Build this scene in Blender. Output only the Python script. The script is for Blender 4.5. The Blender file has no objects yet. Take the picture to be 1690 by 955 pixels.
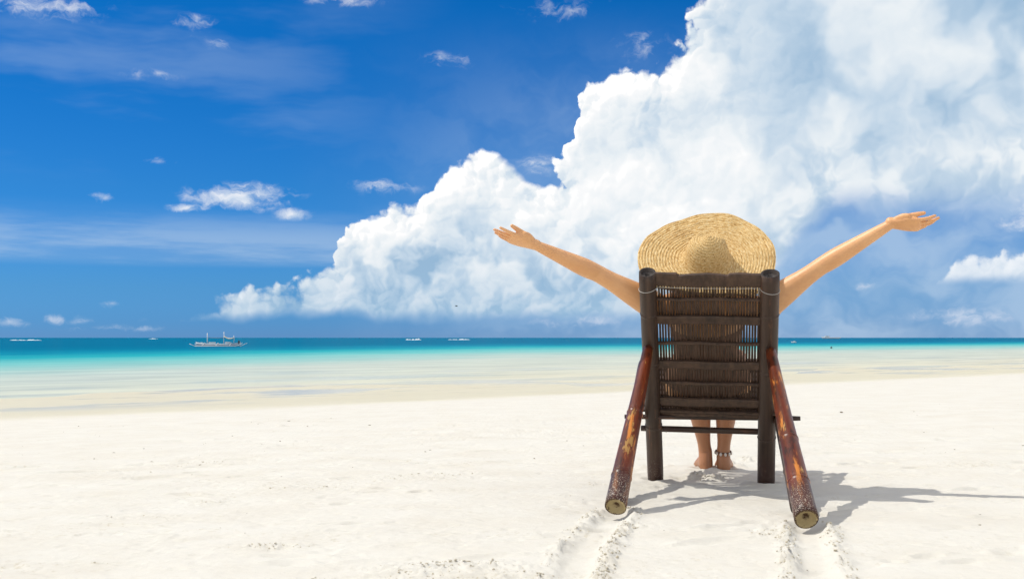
import bpy, bmesh, math, random
import numpy as np
from mathutils import Vector, Matrix, Quaternion, noise as mnoise

random.seed(7)
rng = np.random.default_rng(7)
scene = bpy.context.scene
COL = scene.collection
R = math.radians

# ------------------------------------------------------------------ camera
EYE = 0.577                       # eye height above the sand by the chair
FPX = 2000.0                      # focal length in photo pixels (1690 wide)
PITCH = math.atan(79.5 / FPX)
cam_d = bpy.data.cameras.new('camera')
cam_d.sensor_width = 36.0
cam_d.lens = 36.0 * FPX / 1690.0
cam_d.clip_start = 0.05
cam_d.clip_end = 200000.0
cam = bpy.data.objects.new('camera', cam_d)
COL.objects.link(cam)
cam.location = (0, 0, EYE)
cam.rotation_euler = (math.pi / 2 + PITCH, 0, 0)
scene.camera = cam

FW = Vector((0, math.cos(PITCH), math.sin(PITCH)))
UP = Vector((0, -math.sin(PITCH), math.cos(PITCH)))
CAMP = Vector((0, 0, EYE))


def ray(px, py):
    return FW * FPX + Vector((1, 0, 0)) * (px - 845.0) - UP * (py - 477.5)


def at(px, py, Y):
    d = ray(px, py)
    return CAMP + d * (Y / d.y)


def onz(px, py, z=0.0):
    d = ray(px, py)
    return CAMP + d * ((z - EYE) / d.z)


# ------------------------------------------------------------------ node helper
class G:
    """tiny expression builder for shader node trees"""

    def __init__(self, tree):
        self.t = tree
        self.n = tree.nodes
        self.l = tree.links

    def node(self, typ, ins=None, **kw):
        nd = self.n.new(typ)
        for k, v in kw.items():
            setattr(nd, k, v)
        for k, v in (ins or {}).items():
            self.put(nd.inputs[k], v)
        return nd

    def put(self, sock, v):
        if hasattr(v, 'is_linked') or isinstance(v, bpy.types.NodeSocket):
            self.l.new(v, sock)
        elif sock.type == 'RGBA':
            sock.default_value = (v[0], v[1], v[2], 1.0)
        else:
            sock.default_value = v

    def m(self, op, a, b=0.0, c=None, clamp=False):
        nd = self.node('ShaderNodeMath', operation=op, use_clamp=clamp)
        self.put(nd.inputs[0], a)
        self.put(nd.inputs[1], b)
        if c is not None:
            self.put(nd.inputs[2], c)
        return nd.outputs[0]

    def add(self, a, b): return self.m('ADD', a, b)
    def sub(self, a, b): return self.m('SUBTRACT', a, b)
    def mul(self, a, b): return self.m('MULTIPLY', a, b)
    def mx(self, a, b): return self.m('MAXIMUM', a, b)
    def mn(self, a, b): return self.m('MINIMUM', a, b)

    def vm(self, op, a, b=(0, 0, 0)):
        nd = self.node('ShaderNodeVectorMath', operation=op)
        self.put(nd.inputs[0], a)
        self.put(nd.inputs[1], b)
        return nd.outputs['Value'] if op in ('LENGTH', 'DISTANCE', 'DOT_PRODUCT') else nd.outputs['Vector']

    def ss(self, x, lo, hi, a=0.0, b=1.0):
        """smoothstep lo..hi -> a..b"""
        nd = self.node('ShaderNodeMapRange', interpolation_type='SMOOTHSTEP')
        for i, v in enumerate((x, lo, hi, a, b)):
            self.put(nd.inputs[i], v)
        return nd.outputs[0]

    def lin(self, x, lo, hi, a=0.0, b=1.0):
        nd = self.node('ShaderNodeMapRange', clamp=True)
        for i, v in enumerate((x, lo, hi, a, b)):
            self.put(nd.inputs[i], v)
        return nd.outputs[0]

    def noise(self, vec, scale, detail=4.0, rough=0.5, dist=0.0, color=False):
        nd = self.node('ShaderNodeTexNoise', {'Scale': scale, 'Detail': detail, 'Roughness': rough, 'Distortion': dist})
        self.put(nd.inputs['Vector'], vec)
        return nd.outputs['Color'] if color else nd.outputs[0]

    def voro(self, vec, scale, detail=0.0, rough=0.5, lac=2.0, smooth=0.4, feature='SMOOTH_F1'):
        nd = self.node('ShaderNodeTexVoronoi', feature=feature, normalize=True)
        self.put(nd.inputs['Vector'], vec)
        for k, v in (('Scale', scale), ('Detail', detail), ('Roughness', rough), ('Lacunarity', lac), ('Smoothness', smooth)):
            if k in nd.inputs:
                self.put(nd.inputs[k], v)
        return nd.outputs['Distance']

    def mix(self, f, a, b, blend='MIX'):
        nd = self.node('ShaderNodeMix', data_type='RGBA', blend_type=blend)
        self.put(nd.inputs[0], f)
        self.put(nd.inputs[6], a)
        self.put(nd.inputs[7], b)
        return nd.outputs[2]

    def ramp(self, x, stops, interp='LINEAR'):
        nd = self.node('ShaderNodeValToRGB')
        cr = nd.color_ramp
        cr.interpolation = interp
        while len(cr.elements) < len(stops):
            cr.elements.new(0.5)
        for e, (p, c) in zip(cr.elements, stops):
            e.position = p
            e.color = (c[0], c[1], c[2], 1.0)
        self.put(nd.inputs[0], x)
        return nd.outputs[0]

    def xyz(self, vec):
        nd = self.node('ShaderNodeSeparateXYZ')
        self.put(nd.inputs[0], vec)
        return nd.outputs[0], nd.outputs[1], nd.outputs[2]

    def comb(self, x, y, z=0.0):
        nd = self.node('ShaderNodeCombineXYZ')
        for i, v in enumerate((x, y, z)):
            self.put(nd.inputs[i], v)
        return nd.outputs[0]


def srgb(r, g, b):
    def f(c):
        c /= 255.0
        return c / 12.92 if c <= 0.04045 else ((c + 0.055) / 1.055) ** 2.4
    return (f(r), f(g), f(b))


# ------------------------------------------------------------------ world: blue sky with the cumulus clouds
SUN_DIR = Vector((-0.64, 0.10, 1.0)).normalized()      # towards the sun: high on the left
SUN_EL = math.asin(SUN_DIR.z)
SUN_AZ = math.atan2(SUN_DIR.x, SUN_DIR.y)              # clockwise from +Y
BG = 0.1

world = bpy.data.worlds.new('World')
scene.world = world
world.use_nodes = True
wt = world.node_tree
wt.nodes.clear()
g = G(wt)
tc = g.node('ShaderNodeTexCoord')
D0 = g.vm('NORMALIZE', tc.outputs['Generated'])
dx, dy, dz = g.xyz(D0)

sky = g.node('ShaderNodeTexSky', sky_type='NISHITA')
sky.sun_disc = False
sky.sun_elevation = SUN_EL
sky.sun_rotation = SUN_AZ % (2 * math.pi)
sky.altitude = 0
sky.air_density = 1.0
sky.dust_density = 0.3
sky.ozone_density = 2.5
# the clear tropical air: deeper, cleaner blue than the sky model gives
EXPO = 0.45
E2 = 2.0 ** EXPO
SKY_T = [(0.0, (95, 146, 197), (.595, .555, .41)), (0.013, (88, 149, 202), (.63, .61, .458)), (0.04, (82, 151, 207), (.583, .648, .565)),
         (0.119, (48, 134, 209), (.373, .532, .655)), (0.196, (24, 116, 200), (.267, .41, .612)), (0.266, (11, 108, 191), (.215, .346, .549)),
         (0.45, (9, 96, 180), (.165, .29, .50)), (1.0, (9, 96, 180), (.165, .29, .50))]
TG = 2.0
tint = g.ramp(g.lin(dz, 0.0, 1.0), [(z, tuple(t / E2 / r / TG for t, r in zip(srgb(*c), raw))) for z, c, raw in SKY_T])
skycol = g.mix(1.0, sky.outputs[0], tint, 'MULTIPLY')
skycol = g.vm('SCALE', skycol)
skycol.node.inputs['Scale'].default_value = TG


def cang(px, py):
    d = ray(px, py).normalized()
    return Vector((math.atan2(d.x, d.y) * 20.0, math.asin(d.z) * 20.0, 0.0))


# azimuth / elevation on the celestial sphere, 1 unit = about 100 photo pixels
az = g.mul(g.m('ARCTAN2', dx, dy), 20.0)
el = g.mul(g.m('ARCSINE', dz), 20.0)
Q = g.comb(az, el, 0.0)
LD = Vector((-0.66, 0.75, 0.0))                        # the clouds' sunlit side


def n2(vec, scale, detail=3.0, rough=0.5, color=False):
    nd = g.node('ShaderNodeTexNoise', noise_dimensions='2D')
    g.put(nd.inputs['Vector'], vec)
    for k, v in (('Scale', scale), ('Detail', detail), ('Roughness', rough)):
        nd.inputs[k].default_value = v
    return nd.outputs['Color'] if color else nd.outputs[0]


def v2(vec, scale):
    nd = g.node('ShaderNodeTexVoronoi', feature='F1', voronoi_dimensions='2D')
    g.put(nd.inputs['Vector'], vec)
    nd.inputs['Scale'].default_value = scale
    return nd.outputs['Distance']


def off(vec, o):
    return g.vm('ADD', vec, (o[0], o[1], 0.0))


def scl(vec, k):
    r = g.vm('SCALE', vec)
    r.node.inputs['Scale'].default_value = k
    return r


wrp = scl(g.vm('SUBTRACT', n2(Q, 0.9, 3, 0.58, True), (0.5, 0.5, 0.5)), 0.95)
wrp2 = scl(g.vm('SUBTRACT', n2(Q, 3.4, 3, 0.6, True), (0.5, 0.5, 0.5)), 0.26)
Qf = g.vm('ADD', g.vm('ADD', Q, scl(wrp, 0.55)), wrp2)
Qw = g.vm('ADD', Q, wrp)


def curve(x, pts):
    """1-D outline: photo (column, row) pairs -> elevation over azimuth"""
    ps = [cang(*p) for p in pts]
    x0, x1 = ps[0].x, ps[-1].x
    nd = g.node('ShaderNodeFloatCurve')
    cm = nd.mapping
    c = cm.curves[0]
    while len(c.points) < len(ps):
        c.points.new(0.5, 0.5)
    for p, q in zip(c.points, ps):
        p.location = ((q.x - x0) / (x1 - x0), q.y / 12.0)
        p.handle_type = 'VECTOR'
    cm.update()
    g.put(nd.inputs['Value'], g.lin(x, x0, x1))
    return g.mul(nd.outputs[0], 12.0)


a0 = g.sub(0.42, v2(Qf, 0.80))
b0 = g.sub(0.42, v2(off(Qf, (3.3, 1.7)), 1.9))
c0 = g.sub(0.42, v2(off(Qf, (7.1, 9.2)), 4.6))
a1 = g.sub(0.42, v2(off(Qf, LD * 0.26), 0.80))
b1 = g.sub(0.42, v2(off(Qf, Vector((3.3, 1.7, 0)) + LD * 0.13), 1.9))
c1_ = g.sub(0.42, v2(off(Qf, Vector((7.1, 9.2, 0)) + LD * 0.055), 4.6))
fine = g.sub(n2(Q, 7.0, 3, 0.6), 0.5)
relief = g.add(g.add(g.mul(a0, 0.50), g.mul(b0, 0.40)), g.add(g.mul(c0, 0.20), g.mul(fine, 0.15)))

u = g.m('DIVIDE', dx, g.mx(dy, 0.05))
right = g.ss(u, 0.10, 0.30)
OUT = [(290, 530), (330, 512), (400, 488), (450, 472), (520, 448), (554, 432), (566, 380), (585, 352), (640, 330), (690, 330), (712, 306), (745, 272), (800, 248), (838, 268),
       (868, 292), (918, 298), (940, 250), (948, 180), (972, 130), (1005, 116), (1065, 110), (1122, 76), (1140, 40), (1158, 0), (1200, -120), (1300, -300), (1380, -430)]
wx, wy, wz_ = g.xyz(wrp)
H = curve(g.add(g.add(az, g.mul(wx, 0.22)), g.mul(relief, 0.50)), OUT)
T = g.add(g.sub(H, el), g.add(g.mul(relief, 0.58), g.mul(wy, 0.18)))
T = g.mn(T, 3.0)
# flat shaded base of the bank, rising to the right of the hat
base_el = g.add(0.24, g.mul(g.ss(u, 0.165, 0.275), 1.62))
low = g.sub(g.add(el, g.mul(wy, 0.35)), base_el)
T = g.m('SMOOTH_MIN', T, g.mul(low, 1.2), 0.12)
eps = g.mx(g.lin(right, 0, 1, 0.13, 0.8), g.ss(low, 0.7, 0.05, 0.10, 0.34))
main_mask = g.ss(T, 0.0, eps)

thick = g.ss(T, 0.10, 1.1)
la = g.sub(a0, a1)
lb = g.sub(b0, b1)
lc = g.sub(c0, c1_)
# billows show most along the sunlit rim and melt together inside the bank
amt = g.mul(g.lin(thick, 0, 1, 1.0, 0.26), g.lin(right, 0, 1, 1.0, 0.25))
lit = g.add(0.86, g.mul(g.add(g.mul(la, 1.0), g.add(g.mul(lb, 0.75), g.mul(lc, 0.7))), amt))
bign = n2(off(Qw, (11, 3)), 0.50, 3, 0.5)
mid_ = n2(off(Qw, (4, 31)), 1.3, 3, 0.52)
lit = g.sub(lit, g.mul(thick, g.add(g.ss(bign, 0.40, 0.64, 0.0, 0.28), g.mul(g.ss(mid_, 0.40, 0.68, 0.0, 0.20), g.lin(right, 0, 1, 1.0, 0.35)))))
lit = g.sub(lit, g.mul(g.mul(right, g.ss(el, 2.4, 4.2)), g.ss(bign, 0.28, 0.60, 0.20, 0.46)))
lit = g.sub(lit, g.mul(g.ss(low, 2.3, 0.1), g.ss(mid_, 0.34, 0.60, 0.20, 0.62)))
lit = g.mn(g.mx(lit, 0.0), 1.0)
CW = 10.0 / E2
ccol = g.ramp(lit, [(0.0, srgb(150, 184, 214)), (0.30, srgb(196, 215, 232)), (0.62, srgb(233, 240, 245)), (0.85, srgb(250, 251, 252)), (1.0, (1.12, 1.12, 1.10))])
ccol = g.mix(g.ss(dz, 0.080, 0.0, 0.0, 0.72), ccol, srgb(160, 194, 222))
ccol = scl(ccol, CW)

# smaller fair-weather heaps low on the right with flat bases
HEAPS = [(1510, 490), (1540, 470), (1562, 452), (1578, 424), (1600, 408), (1622, 424), (1640, 420), (1655, 406), (1675, 420), (1690, 400), (1730, 396), (1790, 430), (1840, 480)]
Th = g.add(g.sub(curve(g.add(az, g.mul(b0, 0.25)), HEAPS), el), g.add(g.mul(b0, 0.14), g.add(g.mul(c0, 0.14), g.mul(fine, 0.16))))
hb = g.sub(el, 0.80)
Th = g.m('SMOOTH_MIN', Th, hb, 0.1)
heap_mask = g.mul(g.ss(Th, 0.0, 0.20), 0.92)
hl = g.m('ADD', 0.80, g.add(g.mul(lb, 0.5), g.sub(g.mul(lc, 0.5), g.ss(hb, 0.30, 0.0, 0.0, 0.30))), clamp=True)
hcol = scl(g.ramp(hl, [(0.0, srgb(160, 190, 220)), (0.5, srgb(214, 227, 240)), (1.0, srgb(244, 248, 252))]), CW)

# small torn clouds and wisps
SMALL = [  # px, py, rx, ry, strength
    (395, 324, 115, 30, 1.15), (485, 354, 40, 16, 1.0), (310, 344, 50, 10, 1.0), (175, 327, 30, 11, 1.0), (1435, 470, 34, 16, .65), (1705, 355, 60, 40, 1.0),
    (1590, 521, 120, 20, .9), (980, 531, 160, 14, .6), (90, 526, 24, 13, .95), (15, 532, 38, 11, .95), (130, 531, 28, 9, .85), (185, 500, 22, 9, .75),
    (190, 541, 90, 9, .7), (70, 8, 130, 34, .6), (322, 42, 44, 22, .5), (370, 72, 40, 14, .45), (740, 100, 54, 18, .48), (560, 0, 90, 14, .6),
    (885, 274, 50, 22, .62), (1060, 75, 60, 30, .55), (630, 308, 70, 20, .48), (925, 15, 100, 26, .5), (260, 266, 38, 8, .6), (250, 125, 60, 12, .4),
]
sm = None
for (x, y, rx, ry, a) in SMALL:
    v = g.vm('MULTIPLY', g.vm('SUBTRACT', Q, cang(x, y)), (100.0 / rx, 100.0 / ry, 0.0))
    d = g.mul(g.sub(1.0, g.vm('LENGTH', v)), a)
    sm = d if sm is None else g.mx(sm, d)
Qs = g.vm('MULTIPLY', Qf, (0.75, 1.7, 1.0))
streak = n2(Qs, 2.3, 5, 0.58)
sv = g.add(sm, g.mul(g.sub(streak, 0.5), 2.1))
sm_mask = g.mul(g.ss(sv, 0.10, 1.30), g.ss(sm, -0.1, 0.35))
st1 = n2(g.vm('ADD', Qs, tuple(LD * 0.12)), 2.3, 5, 0.58)
slit = g.m('ADD', 0.72, g.mul(g.sub(streak, st1), 1.6), clamp=True)
scol = g.ramp(slit, [(0.0, srgb(186, 208, 232)), (0.5, srgb(220, 232, 243)), (1.0, srgb(252, 252, 253))])
scol = scl(g.mix(g.ss(dz, 0.09, 0.0, 0.0, 0.62), scol, srgb(172, 194, 226)), CW)

# broken cumulus over the rest of the sky, cover and brightness raised to fill shadows
fq = n2(g.vm('MULTIPLY', Q, (1, 1.3, 1)), 0.11, 7, 0.58)
fd = g.sub(fq, n2(g.vm('ADD', g.vm('MULTIPLY', Q, (1, 1.3, 1)), tuple(LD * 0.4)), 0.11, 7, 0.58))
fm = g.ss(fq, 0.435, 0.49)
fl = g.m('ADD', 0.60, g.mul(fd, 4.5), clamp=True)
fcol = scl(g.ramp(fl, [(0.0, srgb(214, 225, 236)), (0.6, (1.15, 1.14, 1.12)), (1.0, (1.5, 1.48, 1.44))]), CW)
fcol = g.mix(g.ss(dz, 0.12, 0.0, 0.0, 0.7), fcol, tuple(CW * x for x in srgb(170, 200, 228)))
c_out = g.mix(fm, skycol, fcol)

# thin high veils: level streaks on the left, milky air under the bank on the right
veil = n2(g.vm('MULTIPLY', Q, (0.22, 1.9, 1.0)), 1.1, 5, 0.6)
band = g.mul(g.ss(el, 1.10, 1.26), g.ss(el, 2.2, 1.5))
vmask = g.mul(g.mul(band, g.ss(u, -0.02, -0.16)), g.ss(veil, 0.30, 0.62, 0.14, 0.50))
hiv = n2(g.vm('MULTIPLY', g.vm('ADD', Q, scl(wrp, 0.2)), (0.20, 1.0, 1.0)), 0.8, 5, 0.55)
hi = g.mul(g.mul(g.ss(hiv, 0.46, 0.72), g.ss(el, 2.2, 3.4)), g.ss(u, -0.02, -0.28, 0.0, 0.20))
milk = g.mul(g.ss(u, -0.20, 0.18), g.ss(el, 5.6, 2.0))
milkn = n2(g.vm('MULTIPLY', Qw, (0.7, 1.2, 1.0)), 0.9, 4, 0.55)
milk = g.mul(milk, g.ss(milkn, 0.30, 0.70, 0.26, 0.66))
vm_ = g.mx(g.mx(vmask, hi), milk)
vcol = tuple(CW * x for x in srgb(186, 209, 233))

c1 = g.mix(vm_, skycol, vcol)
c2 = g.mix(g.mul(sm_mask, 0.82), c1, scol)
c3 = g.mix(heap_mask, c2, hcol)
c3 = g.mix(main_mask, c3, ccol)
bg_in = g.node('ShaderNodeBackground', {'Color': c3, 'Strength': BG})
bg_out = g.node('ShaderNodeBackground', {'Color': c_out, 'Strength': BG})
bg_sea = g.node('ShaderNodeBackground', {'Color': (1.6, 2.6, 3.2), 'Strength': BG})
# the bank thins into the broken clouds higher up and further round
away = g.mx(g.ss(el, 6.4, 9.0), g.ss(g.m('ABSOLUTE', az), 10.5, 13.5))
mx1 = g.node('ShaderNodeMixShader', {0: away, 1: bg_in.outputs[0], 2: bg_out.outputs[0]})
bgn = g.node('ShaderNodeMixShader', {0: g.ss(dz, 0.0, -0.01), 1: mx1.outputs[0], 2: bg_sea.outputs[0]})
wo = g.node('ShaderNodeOutputWorld')
g.l.new(bgn.outputs[0], wo.inputs[0])

sun_d = bpy.data.lights.new('sun', 'SUN')
sun_d.energy = 2.3
sun_d.angle = R(0.53)
sun_d.color = (1.0, 0.955, 0.88)
sun = bpy.data.objects.new('sun', sun_d)
COL.objects.link(sun)
sun.rotation_euler = (-SUN_DIR).to_track_quat('-Z', 'Y').to_euler()
sun.location = (-20, 0, 30)

scene.view_settings.view_transform = 'Standard'
scene.view_settings.look = 'None'
scene.view_settings.gamma = 1.0
scene.view_settings.use_curve_mapping = False
scene.view_settings.exposure = EXPO
scene.cycles.max_bounces = 6
scene.cycles.diffuse_bounces = 3
scene.cycles.glossy_bounces = 3
scene.cycles.use_adaptive_sampling = True
scene.cycles.adaptive_threshold = 0.015
scene.cycles.adaptive_min_samples = 12
scene.cycles.transparent_max_bounces = 12


# ------------------------------------------------------------------ object helpers
def mat(name):
    m = bpy.data.materials.new(name)
    m.use_nodes = True
    m.node_tree.nodes.clear()
    gg = G(m.node_tree)
    out = gg.node('ShaderNodeOutputMaterial')
    return m, gg, out


def link(name, mesh, m=None, parent=None, loc=None):
    o = bpy.data.objects.new(name, mesh)
    COL.objects.link(o)
    if m is not None:
        for mm in (m if isinstance(m, (list, tuple)) else [m]):
            mesh.materials.append(mm)
    if parent is not None:
        o.parent = parent
    if loc is not None:
        o.location = loc
    return o


def mesh_of(bm, name='mesh', smooth=True):
    me = bpy.data.meshes.new(name)
    bm.normal_update()
    bm.to_mesh(me)
    bm.free()
    if smooth:
        me.shade_smooth()
    return me


def tag(o, label, cat, group=None):
    o['label'] = label
    o['category'] = cat
    if group:
        o['group'] = group
    return o


def empty(name, loc, label, cat, group=None):
    o = bpy.data.objects.new(name, None)
    o.empty_display_size = 0.1
    COL.objects.link(o)
    o.location = loc
    return tag(o, label, cat, group)


def V(*a):
    return Vector(a)


def catmull(pts, k):
    """resample a list of tuples (any length) smoothly"""
    A = [np.array(p, float) for p in pts]
    A = [2 * A[0] - A[1]] + A + [2 * A[-1] - A[-2]]
    out = []
    for i in range(1, len(A) - 2):
        p0, p1, p2, p3 = A[i - 1], A[i], A[i + 1], A[i + 2]
        for j in range(k):
            t = j / k
            out.append(0.5 * (2 * p1 + (p2 - p0) * t + (2 * p0 - 5 * p1 + 4 * p2 - p3) * t * t + (3 * p1 - p0 - 3 * p2 + p3) * t ** 3))
    out.append(A[-2])
    return out


def loft(bm, rows, ref=(1, 0, 0), n=16, k=4, power=2.0):
    """closed tube: rows of (x,y,z, ra, rb); ra is the half width along ref, rb across it; round ends"""
    pts = catmull(rows, k) if k > 1 else [np.array(r, float) for r in rows]
    cs = [Vector(p[:3]) for p in pts]
    N = len(cs)
    ref = Vector(ref)
    rings = []
    tl = []
    for i in range(N):
        t = (cs[min(i + 1, N - 1)] - cs[max(i - 1, 0)]).normalized()
        tl.append(t)

    def ring(c, t, ra, rb):
        a = (ref - t * ref.dot(t)).normalized()
        b = t.cross(a)
        r = []
        for j in range(n):
            th = 2 * math.pi * j / n
            ca, sa = math.cos(th), math.sin(th)
            x = math.copysign(abs(ca) ** (2 / power), ca)
            y = math.copysign(abs(sa) ** (2 / power), sa)
            r.append(bm.verts.new(c + a * (ra * x) + b * (rb * y)))
        return r
    # rounded start
    for s in (0.85, 0.5):
        q = math.sqrt(1 - s * s)
        p = pts[0]
        rings.append(ring(cs[0] - tl[0] * (min(p[3], p[4]) * s * 0.8), tl[0], p[3] * q, p[4] * q))
    for i in range(N):
        rings.append(ring(cs[i], tl[i], pts[i][3], pts[i][4]))
    for s in (0.5, 0.85):
        q = math.sqrt(1 - s * s)
        p = pts[-1]
        rings.append(ring(cs[-1] + tl[-1] * (min(p[3], p[4]) * s * 0.8), tl[-1], p[3] * q, p[4] * q))
    for a, b in zip(rings[:-1], rings[1:]):
        for j in range(n):
            bm.faces.new((a[j], a[(j + 1) % n], b[(j + 1) % n], b[j]))
    bm.faces.new(list(reversed(rings[0])))
    bm.faces.new(rings[-1])


def box(bm, c, ax, ay, az, bevel=0.0):
    """oriented box: half-axis vectors"""
    c, ax, ay, az = (Vector(v) for v in (c, ax, ay, az))
    vs = []
    for sx in (-1, 1):
        for sy in (-1, 1):
            for sz in (-1, 1):
                vs.append(bm.verts.new(c + ax * sx + ay * sy + az * sz))
    idx = [(0, 1, 3, 2), (4, 6, 7, 5), (0, 4, 5, 1), (2, 3, 7, 6), (0, 2, 6, 4), (1, 5, 7, 3)]
    fs = [bm.faces.new([vs[i] for i in f]) for f in idx]
    bmesh.ops.recalc_face_normals(bm, faces=fs)
    if bevel:
        es = list({e for f in fs for e in f.edges})
        bmesh.ops.bevel(bm, geom=es, offset=bevel, segments=2, affect='EDGES', clamp_overlap=True)


# ------------------------------------------------------------------ numpy value noise for the sand relief
def vnoise(x, y, seed):
    xi = np.floor(x).astype(np.int64)
    yi = np.floor(y).astype(np.int64)
    xf = x - xi
    yf = y - yi
    xf = xf * xf * xf * (xf * (xf * 6 - 15) + 10)
    yf = yf * yf * yf * (yf * (yf * 6 - 15) + 10)

    def h(a, b):
        n = (a * 374761393 + b * 668265263 + seed * 1442695041) & 0x7fffffff
        n = ((n ^ (n >> 13)) * 1274126177) & 0x7fffffff
        n = n ^ (n >> 16)
        return (n & 0xffff) / 65535.0
    a, b, c, d = h(xi, yi), h(xi + 1, yi), h(xi, yi + 1), h(xi + 1, yi + 1)
    return (a + (b - a) * xf) * (1 - yf) + (c + (d - c) * xf) * yf - 0.5


def fbm(x, y, f, o, seed, gain=0.5):
    s = 0
    a = 1.0
    for i in range(o):
        s = s + a * vnoise(x * f + 17.3 * i, y * f - 9.1 * i, seed + i)
        f *= 2.03
        a *= gain
    return s


# shoreline: s is the distance seaward of the waterline
SN = (-0.68, 0.733)
S0 = 21.0 * 0.733
WATER_Z = -0.45


def seaward(x, y):
    return x * SN[0] + y * SN[1] - S0


TRACKS = [
    [onz(1017, 846), onz(1000, 866), onz(966, 904), onz(940, 955), onz(905, 1040)],
    [onz(1331, 866), onz(1341, 905), onz(1353, 955), onz(1372, 1040)],
]
# rough, crumbly places: px, py, radius across, radius along the view, strength
ROUGH = [(760, 935, .26, .10, 1.0), (850, 955, .25, .06, 1.0), (690, 945, .12, .08, 1.0), (440, 897, .17, .07, .8), (985, 793, .07, .10, .5),
         (350, 815, .12, .10, .7), (1205, 762, .07, .12, 1.1), (1165, 785, .09, .13, 1.0), (1230, 750, .06, .10, 1.1),
         (150, 760, .5, .4, .35), (500, 790, .4, .25, .4), (700, 775, .5, .3, .4), (1270, 880, .07, .12, .9), (1262, 850, .05, .12, .4),
         (1050, 870, .06, .1, .6), (250, 840, .3, .1, .35), (1600, 770, .2, .3, .35), (330, 740, .5, .5, .35), (900, 700, .8, .6, .3),
         (560, 955, .4, .07, .6), (200, 920, .2, .05, .3), (1470, 900, .15, .08, .25), (930, 815, .1, .1, .3)]


def seg_dist(x, y, pts):
    best = np.full(x.shape, 1e9)
    for a, b in zip(pts[:-1], pts[1:]):
        vx, vy = b.x - a.x, b.y - a.y
        t = np.clip(((x - a.x) * vx + (y - a.y) * vy) / (vx * vx + vy * vy), 0, 1)
        best = np.minimum(best, np.hypot(x - a.x - t * vx, y - a.y - t * vy))
    return best


def rough_mask(x, y):
    m = np.zeros(x.shape)
    for (px, py, ra, rb, s) in ROUGH:
        c = onz(px, py)
        d = np.hypot((x - c.x) / ra, (y - c.y) / rb)
        m = np.maximum(m, s * np.clip(1.25 - d, 0, 1))
    for tr in TRACKS:
        d = seg_dist(x, y, tr)
        m = np.maximum(m, np.exp(-((d - 0.070) / 0.028) ** 2) * (0.35 + 2.6 * np.clip(0.30 + fbm(x, y, 9.0, 3, 77), 0, 0.5)))
    return m


def base_height(x, y):
    s = seaward(x, y)
    t = np.clip((s + 13.0) / 13.0, 0, None)
    z = np.where(s < -13.0, 0.0, -0.425 * np.minimum(t, 1) ** 1.35)
    lap = 0.020 * fbm(x, y, 0.16, 3, 63)
    z = np.where(s > 0, -0.425 - 0.0046 * np.minimum(s, 9) - 0.035 * np.clip(s - 9, 0, 120) + lap * np.clip(s / 3, 0, 1), z)
    # dry sand slopes up a little behind the camera
    z = z + 0.02 * np.clip(-y - 2, 0, 40)
    return z


DENTS = []
_r = random.Random(21)
for _ in range(230):
    yy = 2.8 + 9.0 * _r.random() ** 1.25
    xx = _r.uniform(-0.5, 0.5) * yy * 0.95
    w = _r.uniform(0.018, 0.05) * (0.7 + yy / 9)
    DENTS.append((xx, yy, w * _r.uniform(1.0, 2.4), w * _r.uniform(0.45, 0.8), _r.uniform(-0.2, 0.5), _r.uniform(0.003, 0.010) * (0.6 + yy / 10)))


def dents(x, y):
    out = np.zeros(x.shape)
    order = np.argsort(y, kind='stable')
    ys_ = y[order]
    for (cx, cy, a, b, ang, dep) in DENTS:
        R_ = 3.2 * max(a, b)
        i0, i1 = np.searchsorted(ys_, [cy - R_, cy + R_])
        idx = order[i0:i1]
        sel = idx[np.abs(x[idx] - cx) < R_]
        if len(sel) == 0:
            continue
        ca, sa = math.cos(ang), math.sin(ang)
        dx_, dy_ = x[sel] - cx, y[sel] - cy
        p = (dx_ * ca + dy_ * sa) / a
        q = (-dx_ * sa + dy_ * ca) / b
        r2 = p * p + q * q
        out[sel] += -dep * np.exp(-r2 * 1.6) + dep * 0.75 * np.exp(-((np.sqrt(r2) - 1.35) / 0.4) ** 2) * (q > -0.2)
    return out


def sand_height(x, y):
    z = base_height(x, y)
    near = np.exp(-np.clip(np.hypot(x - 0.5, y - 4) - 4, 0, None) / 9.0)
    s = seaward(x, y)
    dry = np.clip(-s / 4.0, 0.08, 1)
    z = z + dry * (0.012 * fbm(x, y, 1.1, 3, 3) + 0.006 * fbm(x, y, 4.0, 3, 11) * near)
    m = rough_mask(x, y)
    dim = fbm(x, y, 14.0, 3, 23)
    z = z - dry * near * 0.012 * np.clip(dim - 0.22, 0, 1)
    z = z + near * 0.0016 * fbm(x, y, 60.0, 2, 31) + dents(x, y)
    crumb = fbm(x, y, 46.0, 3, 41, 0.65)
    z = z + m * (0.020 * np.abs(crumb) + 0.004 * np.clip(crumb, 0, 1))
    for tr in TRACKS:
        d = seg_dist(x, y, tr)
        z = z - 0.010 * np.exp(-(d / 0.042) ** 4) + 0.016 * np.exp(-((d - 0.068) / 0.024) ** 2) * np.clip(0.22 + fbm(x, y, 12.0, 3, 91), 0, 1)
    for (px, py, r, hh) in ((1150, 781, .05, .010), (1185, 786, .05, .010), (1236, 756, .05, .020), (1218, 764, .04, .014), (1135, 772, .03, .008)):
        c = onz(px, py)
        z = z + hh * np.exp(-(((x - c.x) / r) ** 2 + ((y - c.y) / (r * 1.3)) ** 2)) * (1 + 1.2 * crumb)
    # little hollows and rims where posts and feet press in
    for (cx, cy, r, dep) in PRESS:
        d = np.hypot(x - cx, y - cy)
        z = z - dep * np.exp(-(d / r) ** 4) + dep * 0.8 * np.exp(-((d - r * 1.5) / (r * 0.45)) ** 2)
    return z


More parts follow.
